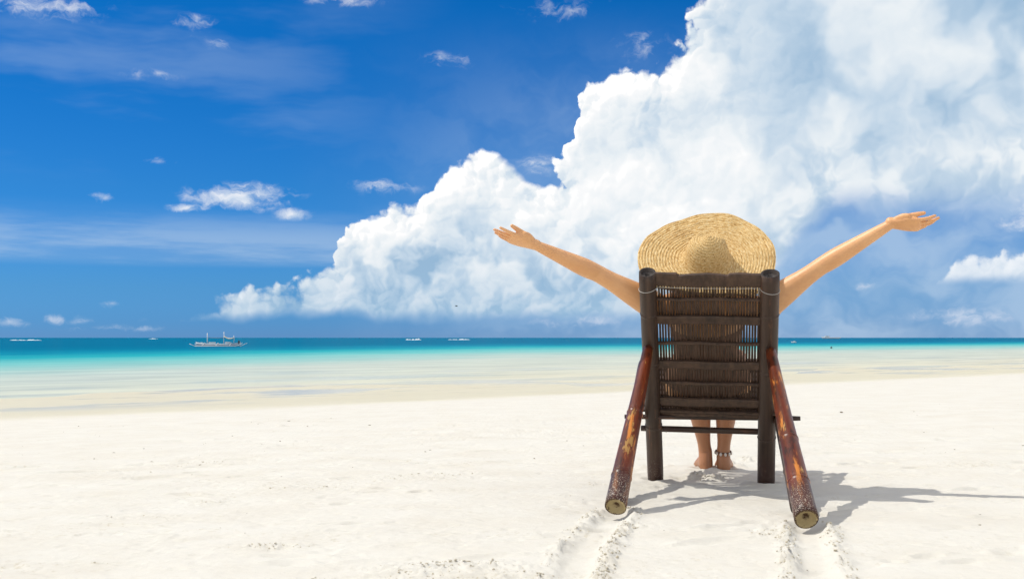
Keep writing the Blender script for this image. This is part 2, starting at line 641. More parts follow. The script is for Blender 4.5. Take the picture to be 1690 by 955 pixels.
POST_L0, POST_R0 = onz(1082, 786), onz(1264, 795)
FOOT_L, FOOT_R = V(0.868, 5.47, 0), V(0.945, 5.45, 0)
PRESS = [(POST_L0.x, POST_L0.y, .045, .008), (POST_R0.x, POST_R0.y, .045, .008), (FOOT_L.x, FOOT_L.y, .05, .010), (FOOT_R.x, FOOT_R.y, .05, .010)]


def zat(x, y):
    return float(sand_height(np.array([float(x)]), np.array([float(y)]))[0])


# ------------------------------------------------------------------ sand
def axis(dense_lo, dense_hi, step, outs_lo, outs_hi):
    a = list(np.arange(dense_lo, dense_hi, step))
    q, x = step, a[-1]
    while x < outs_hi:
        q *= 1.018 if q < 0.10 else (1.05 if q < 0.9 else 1.2)
        x += q
        a.append(x)
    q, x = step, a[0]
    lo = []
    while x > outs_lo:
        q *= 1.02 if q < 0.06 else (1.06 if q < 0.9 else 1.25)
        x -= q
        lo.append(x)
    return np.array(lo[::-1] + a)


gx = axis(-1.9, 2.5, 0.0075, -4000, 4000)
gy = axis(2.6, 6.0, 0.0095, -4000, 9000)
GX, GY = np.meshgrid(gx, gy)
GZ = sand_height(GX.ravel(), GY.ravel())
nx, ny = len(gx), len(gy)
co = np.stack([GX.ravel(), GY.ravel(), GZ], 1).astype(np.float32)
ii = np.arange((ny - 1) * nx).reshape(ny - 1, nx)[:, :-1].ravel()
quads = np.stack([ii, ii + 1, ii + nx + 1, ii + nx], 1).astype(np.int32)
me = bpy.data.meshes.new('sand')
me.vertices.add(len(co))
me.vertices.foreach_set('co', co.ravel())
me.loops.add(len(quads) * 4)
me.loops.foreach_set('vertex_index', quads.ravel())
me.polygons.add(len(quads))
me.polygons.foreach_set('loop_start', np.arange(0, len(quads) * 4, 4, dtype=np.int32))
me.polygons.foreach_set('loop_total', np.full(len(quads), 4, dtype=np.int32))
me.update()
me.validate()
me.shade_smooth()

m_sand, s, so = mat('white coral sand')
geo = s.node('ShaderNodeNewGeometry')
pos = geo.outputs['Position']
sx, sy, sz = s.xyz(pos)
sd = s.sub(s.vm('DOT_PRODUCT', pos, (SN[0], SN[1], 0)), S0)
edge = s.add(sd, s.mul(s.sub(s.noise(s.vm('MULTIPLY', pos, (1, 1, 0)), 0.35, 4), 0.5), 3.0))
wet = s.ss(edge, -2.2, 0.9)
n1 = s.noise(pos, 3.0, 5, 0.6)
n2 = s.noise(pos, 160.0, 3, 0.7)
n3 = s.noise(pos, 26.0, 4, 0.6)
dry = s.ramp(n1, [(0.25, (0.61, 0.575, 0.495)), (0.55, (0.645, 0.62, 0.55)), (0.8, (0.66, 0.64, 0.575))])
dry = s.mix(s.ss(n2, 0.62, 0.75, 0, 0.30), dry, (0.34, 0.29, 0.20))
dry = s.mix(s.ss(n2, 0.36, 0.24, 0, 0.4), dry, (0.78, 0.75, 0.70))
dry = s.mix(s.ss(n3, 0.58, 0.75, 0, 0.22), dry, (0.52, 0.46, 0.35))
gate = s.ss(s.noise(s.vm('MULTIPLY', pos, (0.9, 2.0, 1.0)), 1.3, 4, 0.6), 0.50, 0.66)
spot = s.noise(s.vm('MULTIPLY', pos, (1.0, 0.8, 1.0)), 42.0, 3, 0.65)
dry = s.mix(s.mul(gate, s.ss(spot, 0.55, 0.66, 0.0, 0.42)), dry, (0.44, 0.38, 0.26))  # darker specks painted in to make up for weak shading of small dents
wetc = s.mix(s.noise(pos, 0.8, 4), (0.565, 0.515, 0.365), (0.595, 0.56, 0.43))
colr = s.mix(wet, dry, wetc)
bump = s.node('ShaderNodeBump', {'Strength': 0.55, 'Distance': 0.004})
s.put(bump.inputs['Height'], s.add(s.mul(n2, 0.6), s.mul(n3, 1.2)))
s.put(bump.inputs['Strength'], s.lin(wet, 0, 1, 0.5, 0.05))
pb = s.node('ShaderNodeBsdfPrincipled', {'Base Color': colr})
s.put(pb.inputs['Roughness'], s.lin(wet, 0, 1, 0.95, 0.55))
pb.inputs['Specular IOR Level'].default_value = 0.2
s.l.new(bump.outputs[0], pb.inputs['Normal'])
# thin films of water left lying on the wet sand mirror the sky
tdir = s.vm('DOT_PRODUCT', pos, (SN[1], -SN[0], 0))
pud = s.noise(s.comb(s.mul(sd, 0.50), s.mul(tdir, 0.20), 4.0), 1.0, 5, 0.62)
pudm = s.mul(s.mul(s.ss(pud, 0.50, 0.60), s.ss(sd, 0.4, 3.2)), 0.42)
gls = s.node('ShaderNodeBsdfGlossy', {'Color': (1, 1, 1), 'Roughness': 0.12})
mxp = s.node('ShaderNodeMixShader', {0: pudm, 1: pb.outputs[0], 2: gls.outputs[0]})
s.l.new(mxp.outputs[0], so.inputs[0])
sand = link('beach_sand', me, m_sand)
sand['kind'] = 'structure'

# ------------------------------------------------------------------ sea
bm = bmesh.new()
xs = [-60000, -8000, -1500, -300, -100, -30, 0, 30, 100, 300, 1500, 8000, 60000]
ys = [-200, 0, 8, 14, 22, 35, 60, 120, 300, 900, 3000, 12000, 90000]
gv = [[bm.verts.new((x, y, WATER_Z)) for x in xs] for y in ys]
for j in range(len(ys) - 1):
    for i in range(len(xs) - 1):
        bm.faces.new((gv[j][i], gv[j][i + 1], gv[j + 1][i + 1], gv[j + 1][i]))
m_sea, s, so = mat('clear tropical sea')
geo = s.node('ShaderNodeNewGeometry')
pos = geo.outputs['Position']
sd = s.sub(s.vm('DOT_PRODUCT', pos, (SN[0], SN[1], 0)), S0)
td = s.vm('DOT_PRODUCT', pos, (SN[1], -SN[0], 0))
q = s.comb(s.mul(sd, 0.11), s.mul(td, 0.028))
nz = s.sub(s.noise(q, 1.0, 4, 0.55), 0.5)
q2 = s.comb(s.mul(sd, 0.55), s.mul(td, 0.13), 3.0)
nz2 = s.sub(s.noise(q2, 1.0, 4, 0.55), 0.5)
wpx, wpy, wpz = s.xyz(pos)
# the sea floor falls away faster to the left
lat = s.m('MINIMUM', s.mul(s.mx(s.mul(wpx, -1.0), 0.0), 1.2), 100.0)
dep = s.add(s.add(s.add(sd, lat), s.mul(nz, s.add(6.0, s.mul(sd, 0.45)))), s.mul(nz2, 8.0))
body = s.ramp(s.m('DIVIDE', dep, 200.0, clamp=True),
              [(0.0, (0.57, 0.535, 0.41)), (0.03, (0.55, 0.53, 0.42)), (0.07, (0.49, 0.51, 0.43)), (0.15, (0.44, 0.495, 0.44)), (0.21, (0.28, 0.46, 0.43)), (0.29, (0.14, 0.44, 0.43)),
               (0.385, (0.02, 0.33, 0.37)), (0.51, (0.003, 0.20, 0.30)), (0.70, (0.0, 0.14, 0.25)), (1.0, (0.0, 0.125, 0.235))])
wb = s.node('ShaderNodeBump', {'Strength': 0.10, 'Distance': 0.03})
wv = s.comb(s.mul(sd, 1.6), s.mul(td, 0.5))
s.put(wb.inputs['Height'], s.add(s.noise(wv, 1.0, 4, 0.6), s.mul(s.noise(q, 3.0, 3), 2.0)))
dif = s.node('ShaderNodeBsdfDiffuse', {'Color': body})
gl = s.node('ShaderNodeBsdfGlossy', {'Color': (1, 1, 1), 'Roughness': 0.09})
s.l.new(wb.outputs[0], gl.inputs['Normal'])
foam = s.mul(s.ss(s.m('ABSOLUTE', s.sub(s.add(sd, s.mul(nz, 9.0)), 12.5)), 0.7, 0.1), s.ss(nz2, -0.02, 0.14))
ripple = s.noise(s.comb(s.mul(sd, 0.9), s.mul(td, 0.16), 9.0), 1.0, 5, 0.65)
body = s.mix(1.0, body, s.ramp(ripple, [(0.3, (0.80, 0.82, 0.84)), (0.5, (1, 1, 1)), (0.72, (1.13, 1.12, 1.09))]), 'MULTIPLY')
body = s.mix(s.mul(foam, 0.6), body, (0.62, 0.63, 0.60))
s.put(dif.inputs['Color'], body)
film = s.mul(s.mul(s.ss(nz2, -0.01, 0.10), s.ss(sd, 26.0, 8.0)), s.ss(sd, 2.0, 6.0))
gf = s.add(s.mul(0.06, s.ss(sd, 4.0, 12.0)), s.mul(film, 0.24))
m2 = s.node('ShaderNodeMixShader')
s.put(m2.inputs[0], gf)
s.l.new(dif.outputs[0], m2.inputs[1])
s.l.new(gl.outputs[0], m2.inputs[2])
s.l.new(m2.outputs[0], so.inputs[0])
sea = link('sea_water', mesh_of(bm, 'sea', False), m_sea)
sea['kind'] = 'structure'


# ------------------------------------------------------------------ bamboo chair
def bamboo(name, c_dark, c_mid, c_worn, worn, gloss, dust):
    m, s, so = mat(name)
    tcn = s.node('ShaderNodeTexCoord')
    oc = tcn.outputs['Object']
    oi = s.node('ShaderNodeObjectInfo')
    off = s.comb(s.mul(oi.outputs['Random'], 31.0), s.mul(oi.outputs['Random'], 17.0), s.mul(oi.outputs['Random'], 9.0))
    p = s.vm('ADD', oc, off)
    lon = s.noise(s.vm('MULTIPLY', p, (60, 60, 2.2)), 1.0, 5, 0.6)
    blot = s.noise(s.vm('MULTIPLY', p, (14, 14, 3.0)), 1.0, 4, 0.6)
    c = s.ramp(s.add(s.mul(lon, 0.6), s.mul(blot, 0.4)), [(0.3, c_dark), (0.62, c_mid), (0.8, c_mid)])
    w = s.noise(s.vm('MULTIPLY', s.vm('ADD', p, (5, 2, 8)), (34, 34, 5.0)), 1.0, 4, 0.65)
    c = s.mix(s.ss(w, worn, worn + 0.10), c, c_worn)
    if worn < 0.6:                                    # rubbed tan patches and dark stains
        w2 = s.noise(s.vm('MULTIPLY', s.vm('ADD', p, (1, 7, 3)), (26, 26, 7.0)), 1.0, 4, 0.7)
        c = s.mix(s.ss(w2, 0.58, 0.64, 0.0, 0.9), c, (0.40, 0.22, 0.06))
        c = s.mix(s.ss(w2, 0.46, 0.36, 0.0, 0.85), c, (0.022, 0.008, 0.006))
    ox, oy, oz = s.xyz(oc)
    sp = s.noise(oc, 260.0, 3, 0.7)
    c = s.mix(s.ss(s.add(oz, s.mul(s.sub(blot, 0.5), 0.10)), 0.20, 0.10, 0.0, 0.75 * min(dust, 1.0)), c, (0.045, 0.016, 0.014))
    low = s.ss(oz, 0.26, 0.04, 0.0, dust)
    dm = s.mul(s.ss(sp, s.sub(0.72, s.mul(low, 0.17)), s.sub(0.76, s.mul(low, 0.16))), s.m('MINIMUM', s.mul(low, 2.0), 1.0))
    c = s.mix(dm, c, (0.52, 0.45, 0.35))
    b = s.node('ShaderNodeBump', {'Strength': 0.4, 'Distance': 0.002})
    s.put(b.inputs['Height'], s.add(lon, s.mul(dm, 1.0)))
    pb = s.node('ShaderNodeBsdfPrincipled', {'Base Color': c})
    s.put(pb.inputs['Roughness'], s.lin(s.add(dm, s.mul(blot, 0.5)), 0, 1, gloss, min(1, gloss + 0.45)))
    pb.inputs['Specular IOR Level'].default_value = 0.35
    s.l.new(b.outputs[0], pb.inputs['Normal'])
    s.l.new(pb.outputs[0], so.inputs[0])
    return m


M_post = bamboo('dark stained bamboo', (0.020, 0.011, 0.007), (0.075, 0.044, 0.029), (0.15, 0.065, 0.032), 0.60, 0.34, 0.6)
M_prop = bamboo('red brown varnished bamboo', (0.018, 0.006, 0.004), (0.17, 0.032, 0.009), (0.55, 0.19, 0.030), 0.53, 0.24, 1.0)
M_slat = bamboo('thin dark bamboo strips', (0.022, 0.013, 0.008), (0.088, 0.050, 0.031), (0.15, 0.08, 0.04), 0.68, 0.42, 0.0)


def cutmat(name, c0, c1, c2):
    m, s, so = mat(name)
    tcn = s.node('ShaderNodeTexCoord')
    oc = tcn.outputs['Object']
    ox, oy, oz = s.xyz(oc)
    rr = s.m('SQRT', s.add(s.mul(ox, ox), s.mul(oy, oy)))
    n = s.noise(oc, 130.0, 4, 0.6)
    c = s.ramp(s.add(s.mul(rr, 24.0), s.mul(s.sub(n, 0.5), 0.6)), [(0.14, c2), (0.30, c1), (0.68, c0), (0.82, c2)])
    pb = s.node('ShaderNodeBsdfPrincipled', {'Base Color': c, 'Roughness': 0.8})
    b = s.node('ShaderNodeBump', {'Strength': 0.6, 'Distance': 0.003})
    s.put(b.inputs['Height'], n)
    s.l.new(b.outputs[0], pb.inputs['Normal'])
    s.l.new(pb.outputs[0], so.inputs[0])
    return m


M_cut_pale = cutmat('pale cut bamboo end', (0.46, 0.36, 0.18), (0.38, 0.29, 0.15), (0.07, 0.035, 0.015))
M_cut_dark = cutmat('dark cut bamboo end', (0.035, 0.024, 0.019), (0.06, 0.05, 0.045), (0.016, 0.011, 0.008))


def pole_mesh(L, r0, r1, nodes=(), cap0=True, cap1=True, wob=0.0, n=28, seed=0, hollow=0.012):
    """tapered bamboo stalk along +Z with raised joints and recessed cut ends (material slot 1)"""
    rnd = random.Random(seed)
    bm = bmesh.new()
    zs = set(np.linspace(0, L, max(6, int(L / 0.03))).tolist())
    for q in nodes:
        for d in (-.012, -.006, -.002, 0.0, .002, .006, .012):
            zs.add(min(max(q + d, 0.0), L))
    zs = sorted(zs)
    ph = rnd.uniform(0, 6)

    def rad(z):
        r = r0 + (r1 - r0) * z / L
        for q in nodes:
            d = (z - q)
            r += 0.0022 * math.exp(-(d / 0.0035) ** 2) - 0.0012 * math.exp(-((d - 0.006) / 0.003) ** 2)
        return r
    rings = []
    for z in zs:
        r = rad(z)
        c = V(wob * math.sin(ph + z * 5.0), wob * math.cos(ph * 1.7 + z * 4.1), z)
        if z == zs[0] or z == zs[-1]:
            r -= 0.001
        ring = []
        for j in range(n):
            th = 2 * math.pi * j / n
            rr = r * (1 + 0.015 * math.sin(2 * th + ph) + 0.01 * math.sin(3 * th + z * 6))
            ring.append(bm.verts.new(c + V(rr * math.cos(th), rr * math.sin(th), 0)))
        rings.append(ring)
    for a, b in zip(rings[:-1], rings[1:]):
        for j in range(n):
            bm.faces.new((a[j], a[(j + 1) % n], b[(j + 1) % n], b[j]))

    def cap(ring, z, sgn):
        c = sum((v.co for v in ring), Vector()) / n
        prev = ring
        for f, dzz in ((0.80, 0.0), (0.76, -hollow), (0.32, -hollow * 1.0), (0.26, -hollow * 1.7)):
            new = [bm.verts.new(c + (v.co - c) * f * (1 + 0.04 * rnd.uniform(-1, 1)) + V(0, 0, sgn * dzz)) for v in ring]
            for j in range(n):
                fc = bm.faces.new((prev[j], prev[(j + 1) % n], new[(j + 1) % n], new[j]) if sgn > 0 else (prev[(j + 1) % n], prev[j], new[j], new[(j + 1) % n]))
                fc.material_index = 1
            prev = new
        fc = bm.faces.new(prev if sgn > 0 else list(reversed(prev)))
        fc.material_index = 1
    if cap1:
        cap(rings[-1], L, 1)
    else:
        bm.faces.new(rings[-1])
    if cap0:
        cap(rings[0], 0, -1)
    else:
        bm.faces.new(list(reversed(rings[0])))
    return mesh_of(bm, 'pole')


def place(o, A, B, root, twist=0.0):
    """put a +Z mesh so that it runs from A to B (world), as a child of root"""
    d = (Vector(B) - Vector(A)).normalized()
    qd = V(0, 0, 1).rotation_difference(d) @ Quaternion((0, 0, 1), twist)
    o.rotation_mode = 'QUATERNION'
    o.rotation_quaternion = qd
    o.location = Vector(A) - root.location
    return o


CH = V(0.79, 4.6, 0.0)
chair = empty('bamboo_chair', CH, 'dark bamboo reclining beach chair with red brown rear legs standing on white sand', 'chair')


def pole(name, A, B, r0, r1, m, cut, nodes=(), seed=0, wob=0.001, n=28, hollow=0.012, label=None):
    L = (Vector(B) - Vector(A)).length
    o = link(name, pole_mesh(L, r0, r1, nodes, True, True, wob, n, seed, hollow), [m, cut], chair)
    place(o, A, B, chair, seed * 1.3)
    if label:
        o['label'] = label
    return o


# back posts lean towards the camera, feet in the sand
PL0 = V(POST_L0.x, POST_L0.y, -0.012)
PR0 = V(POST_R0.x, POST_R0.y, -0.014)
PL1 = at(1068.5, 449, 4.46)
PR1 = at(1271, 451, 4.37)
pole('post', PL0, PL1, 0.0335, 0.0325, M_post, M_cut_dark, (0.30, 0.62, 0.85), 1)
pole('post', PR0, PR1, 0.0345, 0.0345, M_post, M_cut_dark, (0.24, 0.55, 0.80), 2)


def onpost(t, side):
    return PL0.lerp(PL1, t) if side < 0 else PR0.lerp(PR1, t)


XR = (PR1 - PL1).normalized()                     # chair's right
LEAN = ((PL1 + PR1) / 2 - (PL0 + PR0) / 2).normalized()
BN = XR.cross(LEAN).normalized()                  # backrest normal
if BN.y < 0:
    BN = -BN                                      # points to the sea (the sitter's side)

# splayed rear props: foot towards the camera, head bolted outside the post
QL0 = onz(1017, 836, 0.030)
QR0 = onz(1331, 857, 0.030)
QL1 = onpost(0.690, -1) - BN * 0.047 - XR * 0.006
QR1 = onpost(0.690, 1) - BN * 0.047 + XR * 0.006
pole('rear_leg', QL0, QL1, 0.0365, 0.0200, M_prop, M_cut_pale, (0.14, 0.47), 3, 0.002, 32, 0.010)
pole('rear_leg', QR0, QR1, 0.0375, 0.0195, M_prop, M_cut_pale, (0.17, 0.40), 4, 0.002, 32, 0.014)

# pale nail head holding the left leg to its post
m_nail, s, so = mat('pale nail head')
pb = s.node('ShaderNodeBsdfPrincipled', {'Base Color': (0.62, 0.45, 0.26), 'Roughness': 0.4})
s.l.new(pb.outputs[0], so.inputs[0])
bm = bmesh.new()
bmesh.ops.create_uvsphere(bm, u_segments=12, v_segments=8, radius=0.005, matrix=Matrix.Diagonal((1, 1, .5, 1)))
_q = QL0.lerp(QL1, 0.972) - BN * 0.0205
_o = link('nail', mesh_of(bm, 'nail'), m_nail, chair)
place(_o, _q, _q - BN, chair)

# seat rails from just ahead of the rear feet, up and forward past the posts
GDIR = V(0.15, 0.98, 0).normalized()
RL0 = onz(1022, 818, 0.030)
RR0 = onz(1318, 838, 0.030)
RLm = at(1043, 690, 4.86)
RRm = at(1295, 692, 4.74)
RL1 = at(1063, 600, 5.45)
RR1 = at(1272, 604, 5.30)
pole('seat_rail', RL0, RL1, 0.0275, 0.0255, M_post, M_cut_dark, (0.35, 0.8), 5)
pole('seat_rail', RR0, RR1, 0.0275, 0.0255, M_post, M_cut_dark, (0.30, 0.9), 6)

# through rods
pole('rod', at(1033, 687, 4.87) - XR * 0.005, at(1321, 690, 4.73), 0.0095, 0.0095, M_post, M_cut_dark, (), 7, 0.0, 14, 0.002)
pole('rod', at(1058, 706, 4.93), at(1262, 712, 4.82), 0.0125, 0.0125, M_post, M_cut_dark, (), 8, 0.0, 16, 0.002)
# front stretcher and front legs of the seat
pole('rod', RL1 - V(0, 0, .03), RR1 - V(0, 0, .03), 0.013, 0.013, M_post, M_cut_dark, (), 9, 0.0, 16, 0.002)


# cross boards of the backrest, measured as heights along the posts
def post_t(py, side=0):
    """fraction up the post for a photo row"""
    lo, hi = 0.0, 1.1
    for _ in range(40):
        mid = (lo + hi) / 2
        c = PL0.lerp(PL1, mid).lerp(PR0.lerp(PR1, mid), 0.5)
        v = c - CAMP
        row = 477.5 - FPX * v.dot(UP) / v.dot(FW)
        if row > py:
            lo = mid
        else:
            hi = mid
    return (lo + hi) / 2


def cross_board(name, y0, y1, thick, off, seed, top_profile=None):
    t0, t1 = post_t(y1), post_t(y0)
    rnd = random.Random(seed)
    bm = bmesh.new()
    A0, A1 = onpost(t0, -1) + XR * 0.028, onpost(t1, -1) + XR * 0.028
    B0_, B1_ = onpost(t0, 1) - XR * 0.028, onpost(t1, 1) - XR * 0.028
    K = 40
    cols = []
    for i in range(K + 1):
        f = i / K
        lo = A0.lerp(B0_, f)
        hi = A1.lerp(B1_, f)
        w = 0.0010 * math.sin(f * 9 + seed) + 0.0008 * math.sin(f * 23 + seed * 2)
        lo = lo + LEAN * w
        hi = hi + LEAN * (w + (top_profile(f) if top_profile else 0))
        bow = BN * (off + 0.0012 * math.sin(f * 7 + seed))
        cs_ = []
        for (q, hgt) in ((lo, 0), (lo.lerp(hi, .18), -1), (lo.lerp(hi, .82), -1), (hi, 0)):
            cs_.append(bm.verts.new(q + bow + BN * (hgt * 0.003)))
        for (q, hgt) in ((hi, 1), (lo, 1)):
            cs_.append(bm.verts.new(q + bow + BN * thick))
        cols.append([v for v in cs_])
    for a, b in zip(cols[:-1], cols[1:]):
        for j in range(6):
            bm.faces.new((a[j], b[j], b[(j + 1) % 6], a[(j + 1) % 6]))
    bm.faces.new(list(reversed(cols[0])))
    bm.faces.new(cols[-1])
    bmesh.ops.recalc_face_normals(bm, faces=bm.faces)
    for v in bm.verts:
        v.co -= CH
    o = link(name, mesh_of(bm, name, False), M_slat, chair)
    return o


def top_prof(f):
    if f < 0.225:
        return 0.001
    if f < 0.25:
        return -0.009
    if f < 0.70:
        return -0.008 + 0.0105 * math.sin((f - 0.25) / 0.45 * math.pi) ** 0.8
    return 0.0015


cross_board('top_rail', 451, 471, 0.012, -0.010, 1, top_prof)
for k, (y0, y1, th, off) in enumerate([(491.5, 495.5, 0.008, -0.004), (520, 533, 0.010, -0.009), (564, 568.5, 0.008, -0.004), (595, 607, 0.010, -0.009),
                                       (630, 634.5, 0.008, -0.004), (656, 669, 0.010, -0.009), (680, 686, 0.010, -0.007)]):
    cross_board('cross_slat', y0, y1, th, off, 3 + k)

# thin upright bamboo strips, each its own piece
t_lo, t_hi = post_t(690), post_t(455)
NS = 36
for i in range(NS):
    f = (i + 0.5) / NS
    rnd = random.Random(100 + i)
    f2 = f + rnd.uniform(-.002, .002)
    lo = (onpost(t_lo, -1) + XR * 0.034).lerp(onpost(t_lo, 1) - XR * 0.034, f2)
    hi = (onpost(t_hi, -1) + XR * 0.034).lerp(onpost(t_hi, 1) - XR * 0.034, f2 + rnd.uniform(-.002, .002))
    bm = bmesh.new()
    w = 0.0041 + rnd.uniform(-.0003, .0003)
    K = 8
    rows_ = []
    for j in range(K + 1):
        q = lo.lerp(hi, j / K)
        # woven in and out of the thin rods
        wv_ = 0.0020 * math.sin(j / K * math.pi * 4 + (i % 2) * math.pi)
        ww = w * (1 + 0.12 * math.sin(j * 2.1 + i))
        c = q + BN * (0.010 + wv_)
        rows_.append([bm.verts.new(c - XR * ww - BN * 0.001 - CH), bm.verts.new(c - BN * 0.0024 - CH), bm.verts.new(c + XR * ww - BN * 0.001 - CH),
                      bm.verts.new(c + XR * ww + BN * 0.0012 - CH), bm.verts.new(c - XR * ww + BN * 0.0012 - CH)])
    for a, b in zip(rows_[:-1], rows_[1:]):
        for j in range(5):
            bm.faces.new((a[j], a[(j + 1) % 5], b[(j + 1) % 5], b[j]))
    bm.faces.new(list(reversed(rows_[0])))
    bm.faces.new(rows_[-1])
    bmesh.ops.recalc_face_normals(bm, faces=bm.faces)
    link('strip', mesh_of(bm, 'strip', False), M_slat, chair)

# seat: cross slats lying on the rails
for k in range(11):
    f = 0.54 + 0.044 * k
    a = RL0.lerp(RL1, f) + V(0, 0, 0.030)
    b = RR0.lerp(RR1, f) + V(0, 0, 0.030)
    bm = bmesh.new()
    dirx = (b - a).normalized()
    diry = (RL1 - RL0).normalized()
    dz_ = dirx.cross(diry).normalized()
    box(bm, (a + b) / 2 - CH, dirx * ((b - a).length / 2 + 0.002), diry * 0.019, dz_ * 0.005, 0.002)
    link('seat_slat', mesh_of(bm, 'seat_slat', False), M_slat, chair)

# pale string tied from post to post under the top rail
m_str, s, so = mat('pale nylon string')
pb = s.node('ShaderNodeBsdfPrincipled', {'Base Color': (0.50, 0.47, 0.42), 'Roughness': 0.6})
s.l.new(pb.outputs[0], so.inputs[0])


def tube_path(bm, pts, r, n=8, closed=False):
    N = len(pts)
    rings = []
    for i in range(N):
        a = pts[(i - 1) % N] if closed else pts[max(i - 1, 0)]
        b = pts[(i + 1) % N] if closed else pts[min(i + 1, N - 1)]
        t = (b - a).normalized()
        ref = V(0, 0, 1) if abs(t.z) < 0.9 else V(1, 0, 0)
        x = t.cross(ref).normalized()
        y = t.cross(x)
        rings.append([bm.verts.new(pts[i] + x * r * math.cos(2 * math.pi * j / n) + y * r * math.sin(2 * math.pi * j / n)) for j in range(n)])
    m_ = N if closed else N - 1
    for i in range(m_):
        a, b = rings[i], rings[(i + 1) % N]
        for j in range(n):
            bm.faces.new((a[j], a[(j + 1) % n], b[(j + 1) % n], b[j]))
    if not closed:
        bm.faces.new(list(reversed(rings[0])))
        bm.faces.new(rings[-1])
    bmesh.ops.recalc_face_normals(bm, faces=bm.faces)


bm = bmesh.new()
tS = post_t(475)
cl, cr_ = onpost(tS, -1), onpost(tS, 1)
loopL = [cl + XR * math.cos(a) * 0.0345 - BN * math.sin(a) * 0.0345 + LEAN * (0.006 * math.cos(a) - 0.002) for a in np.linspace(0, 2 * math.pi, 29)[:-1]]
loopR = [cr_ + XR * math.cos(a) * 0.0365 - BN * math.sin(a) * 0.0365 + LEAN * (-0.006 * math.cos(a) - 0.002) for a in np.linspace(0, 2 * math.pi, 29)[:-1]]
tube_path(bm, [p - CH for p in loopL], 0.0011, 6, True)
tube_path(bm, [p - CH for p in loopR], 0.0011, 6, True)
sp = [(cl + XR * 0.035).lerp(cr_ - XR * 0.037, f) - BN * 0.007 + LEAN * (0.005 - 0.003 * math.sin(f * math.pi)) for f in np.linspace(0, 1, 20)]
tube_path(bm, [p - CH for p in sp], 0.0011, 6)
for c_, sg in ((cl + XR * 0.036, 1), (cr_ - XR * 0.038, -1)):
    tube_path(bm, [c_ + LEAN * 0.004 - CH - BN * .008, c_ - LEAN * 0.012 + XR * 0.001 * sg - CH - BN * .008, c_ - LEAN * 0.03 - CH - BN * .008], 0.0013, 6)
link('string', mesh_of(bm, 'string'), m_str, chair)

# ------------------------------------------------------------------ person
m_skin, s, so = mat('tanned skin')
tcn = s.node('ShaderNodeTexCoord')
n = s.noise(tcn.outputs['Object'], 9.0, 4, 0.55)
n_f = s.noise(tcn.outputs['Object'], 220.0, 3, 0.6)
c = s.ramp(n, [(0.3, (0.70, 0.345, 0.140)), (0.7, (0.79, 0.43, 0.195))])
mott = s.noise(tcn.outputs['Object'], 55.0, 4, 0.65)
c = s.mix(s.ss(mott, 0.5, 0.72, 0.0, 0.35), c, (0.66, 0.29, 0.15))
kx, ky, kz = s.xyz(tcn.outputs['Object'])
c = s.mix(s.ss(ky, 4.95, 5.25, 0.0, 0.85), c, (0.37, 0.155, 0.075))          # chair's shade painted into the leg colour
tipr = s.ss(s.m('ABSOLUTE', s.sub(kx, 0.80)), 0.80, 0.88, 0.0, 0.3)
c = s.mix(tipr, c, (0.78, 0.34, 0.22))
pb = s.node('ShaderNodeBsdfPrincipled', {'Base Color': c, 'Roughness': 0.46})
pb.inputs['Subsurface Weight'].default_value = 0.0
pb.inputs['Subsurface Radius'].default_value = (0.010, 0.004, 0.002)
pb.inputs['Subsurface Scale'].default_value = 0.6
s.l.new(pb.outputs[0], so.inputs[0])

HIP = V(0.80, 4.965, 0.40)
WAIST = V(0.783, 4.87, 0.52)
CHEST = V(0.765, 4.765, 0.635)
SHO = V(0.750, 4.685, 0.725)
NECK = V(0.745, 4.665, 0.775)
HAX = V(-0.05, -0.71, 0.70).normalized()             # up axis of the tipped-back head and hat
HATC = at(1166, 429, 4.62)
HEAD = HATC - HAX * 0.062
HFW = V(0.02, 0.70, 0.71).normalized()              # where the face looks
bmb = bmesh.new()
PXR = V(0.985, -0.15, 0).normalized()


def rw(p, a, b):
    return (p.x, p.y, p.z, a, b)


def torso_rows(d):
    return [rw(HIP + V(0, 0.02, -0.055), .125 + d, .085 + d), rw(HIP, .168 + d, .108 + d), rw(HIP.lerp(WAIST, .5), .158 + d, .098 + d), rw(WAIST, .125 + d, .085 + d),
            rw(WAIST.lerp(CHEST, .5), .128 + d, .092 + d), rw(CHEST, .142 + d, .102 + d), rw(CHEST.lerp(SHO, .6), .150 + d, .090 + d)]


loft(bmb, torso_rows(0) + [rw(SHO, .135, .062), rw(SHO.lerp(NECK, .6), .075, .052)], PXR, 24)
loft(bmb, [rw(SHO + V(0, 0, -.02), .06, .055), rw(NECK, .050, .050), rw(NECK.lerp(HEAD, .55), .049, .050), rw(HEAD - HAX * .05, .05, .05)], PXR, 16)
# bust
for sg in (-1, 1):
    cc = CHEST + PXR * (0.07 * sg) + BN * 0.075 - LEAN * 0.02
    loft(bmb, [rw(cc - BN * .05, .058, .058), rw(cc, .052, .052), rw(cc + BN * .02, .035, .035)], PXR, 14)
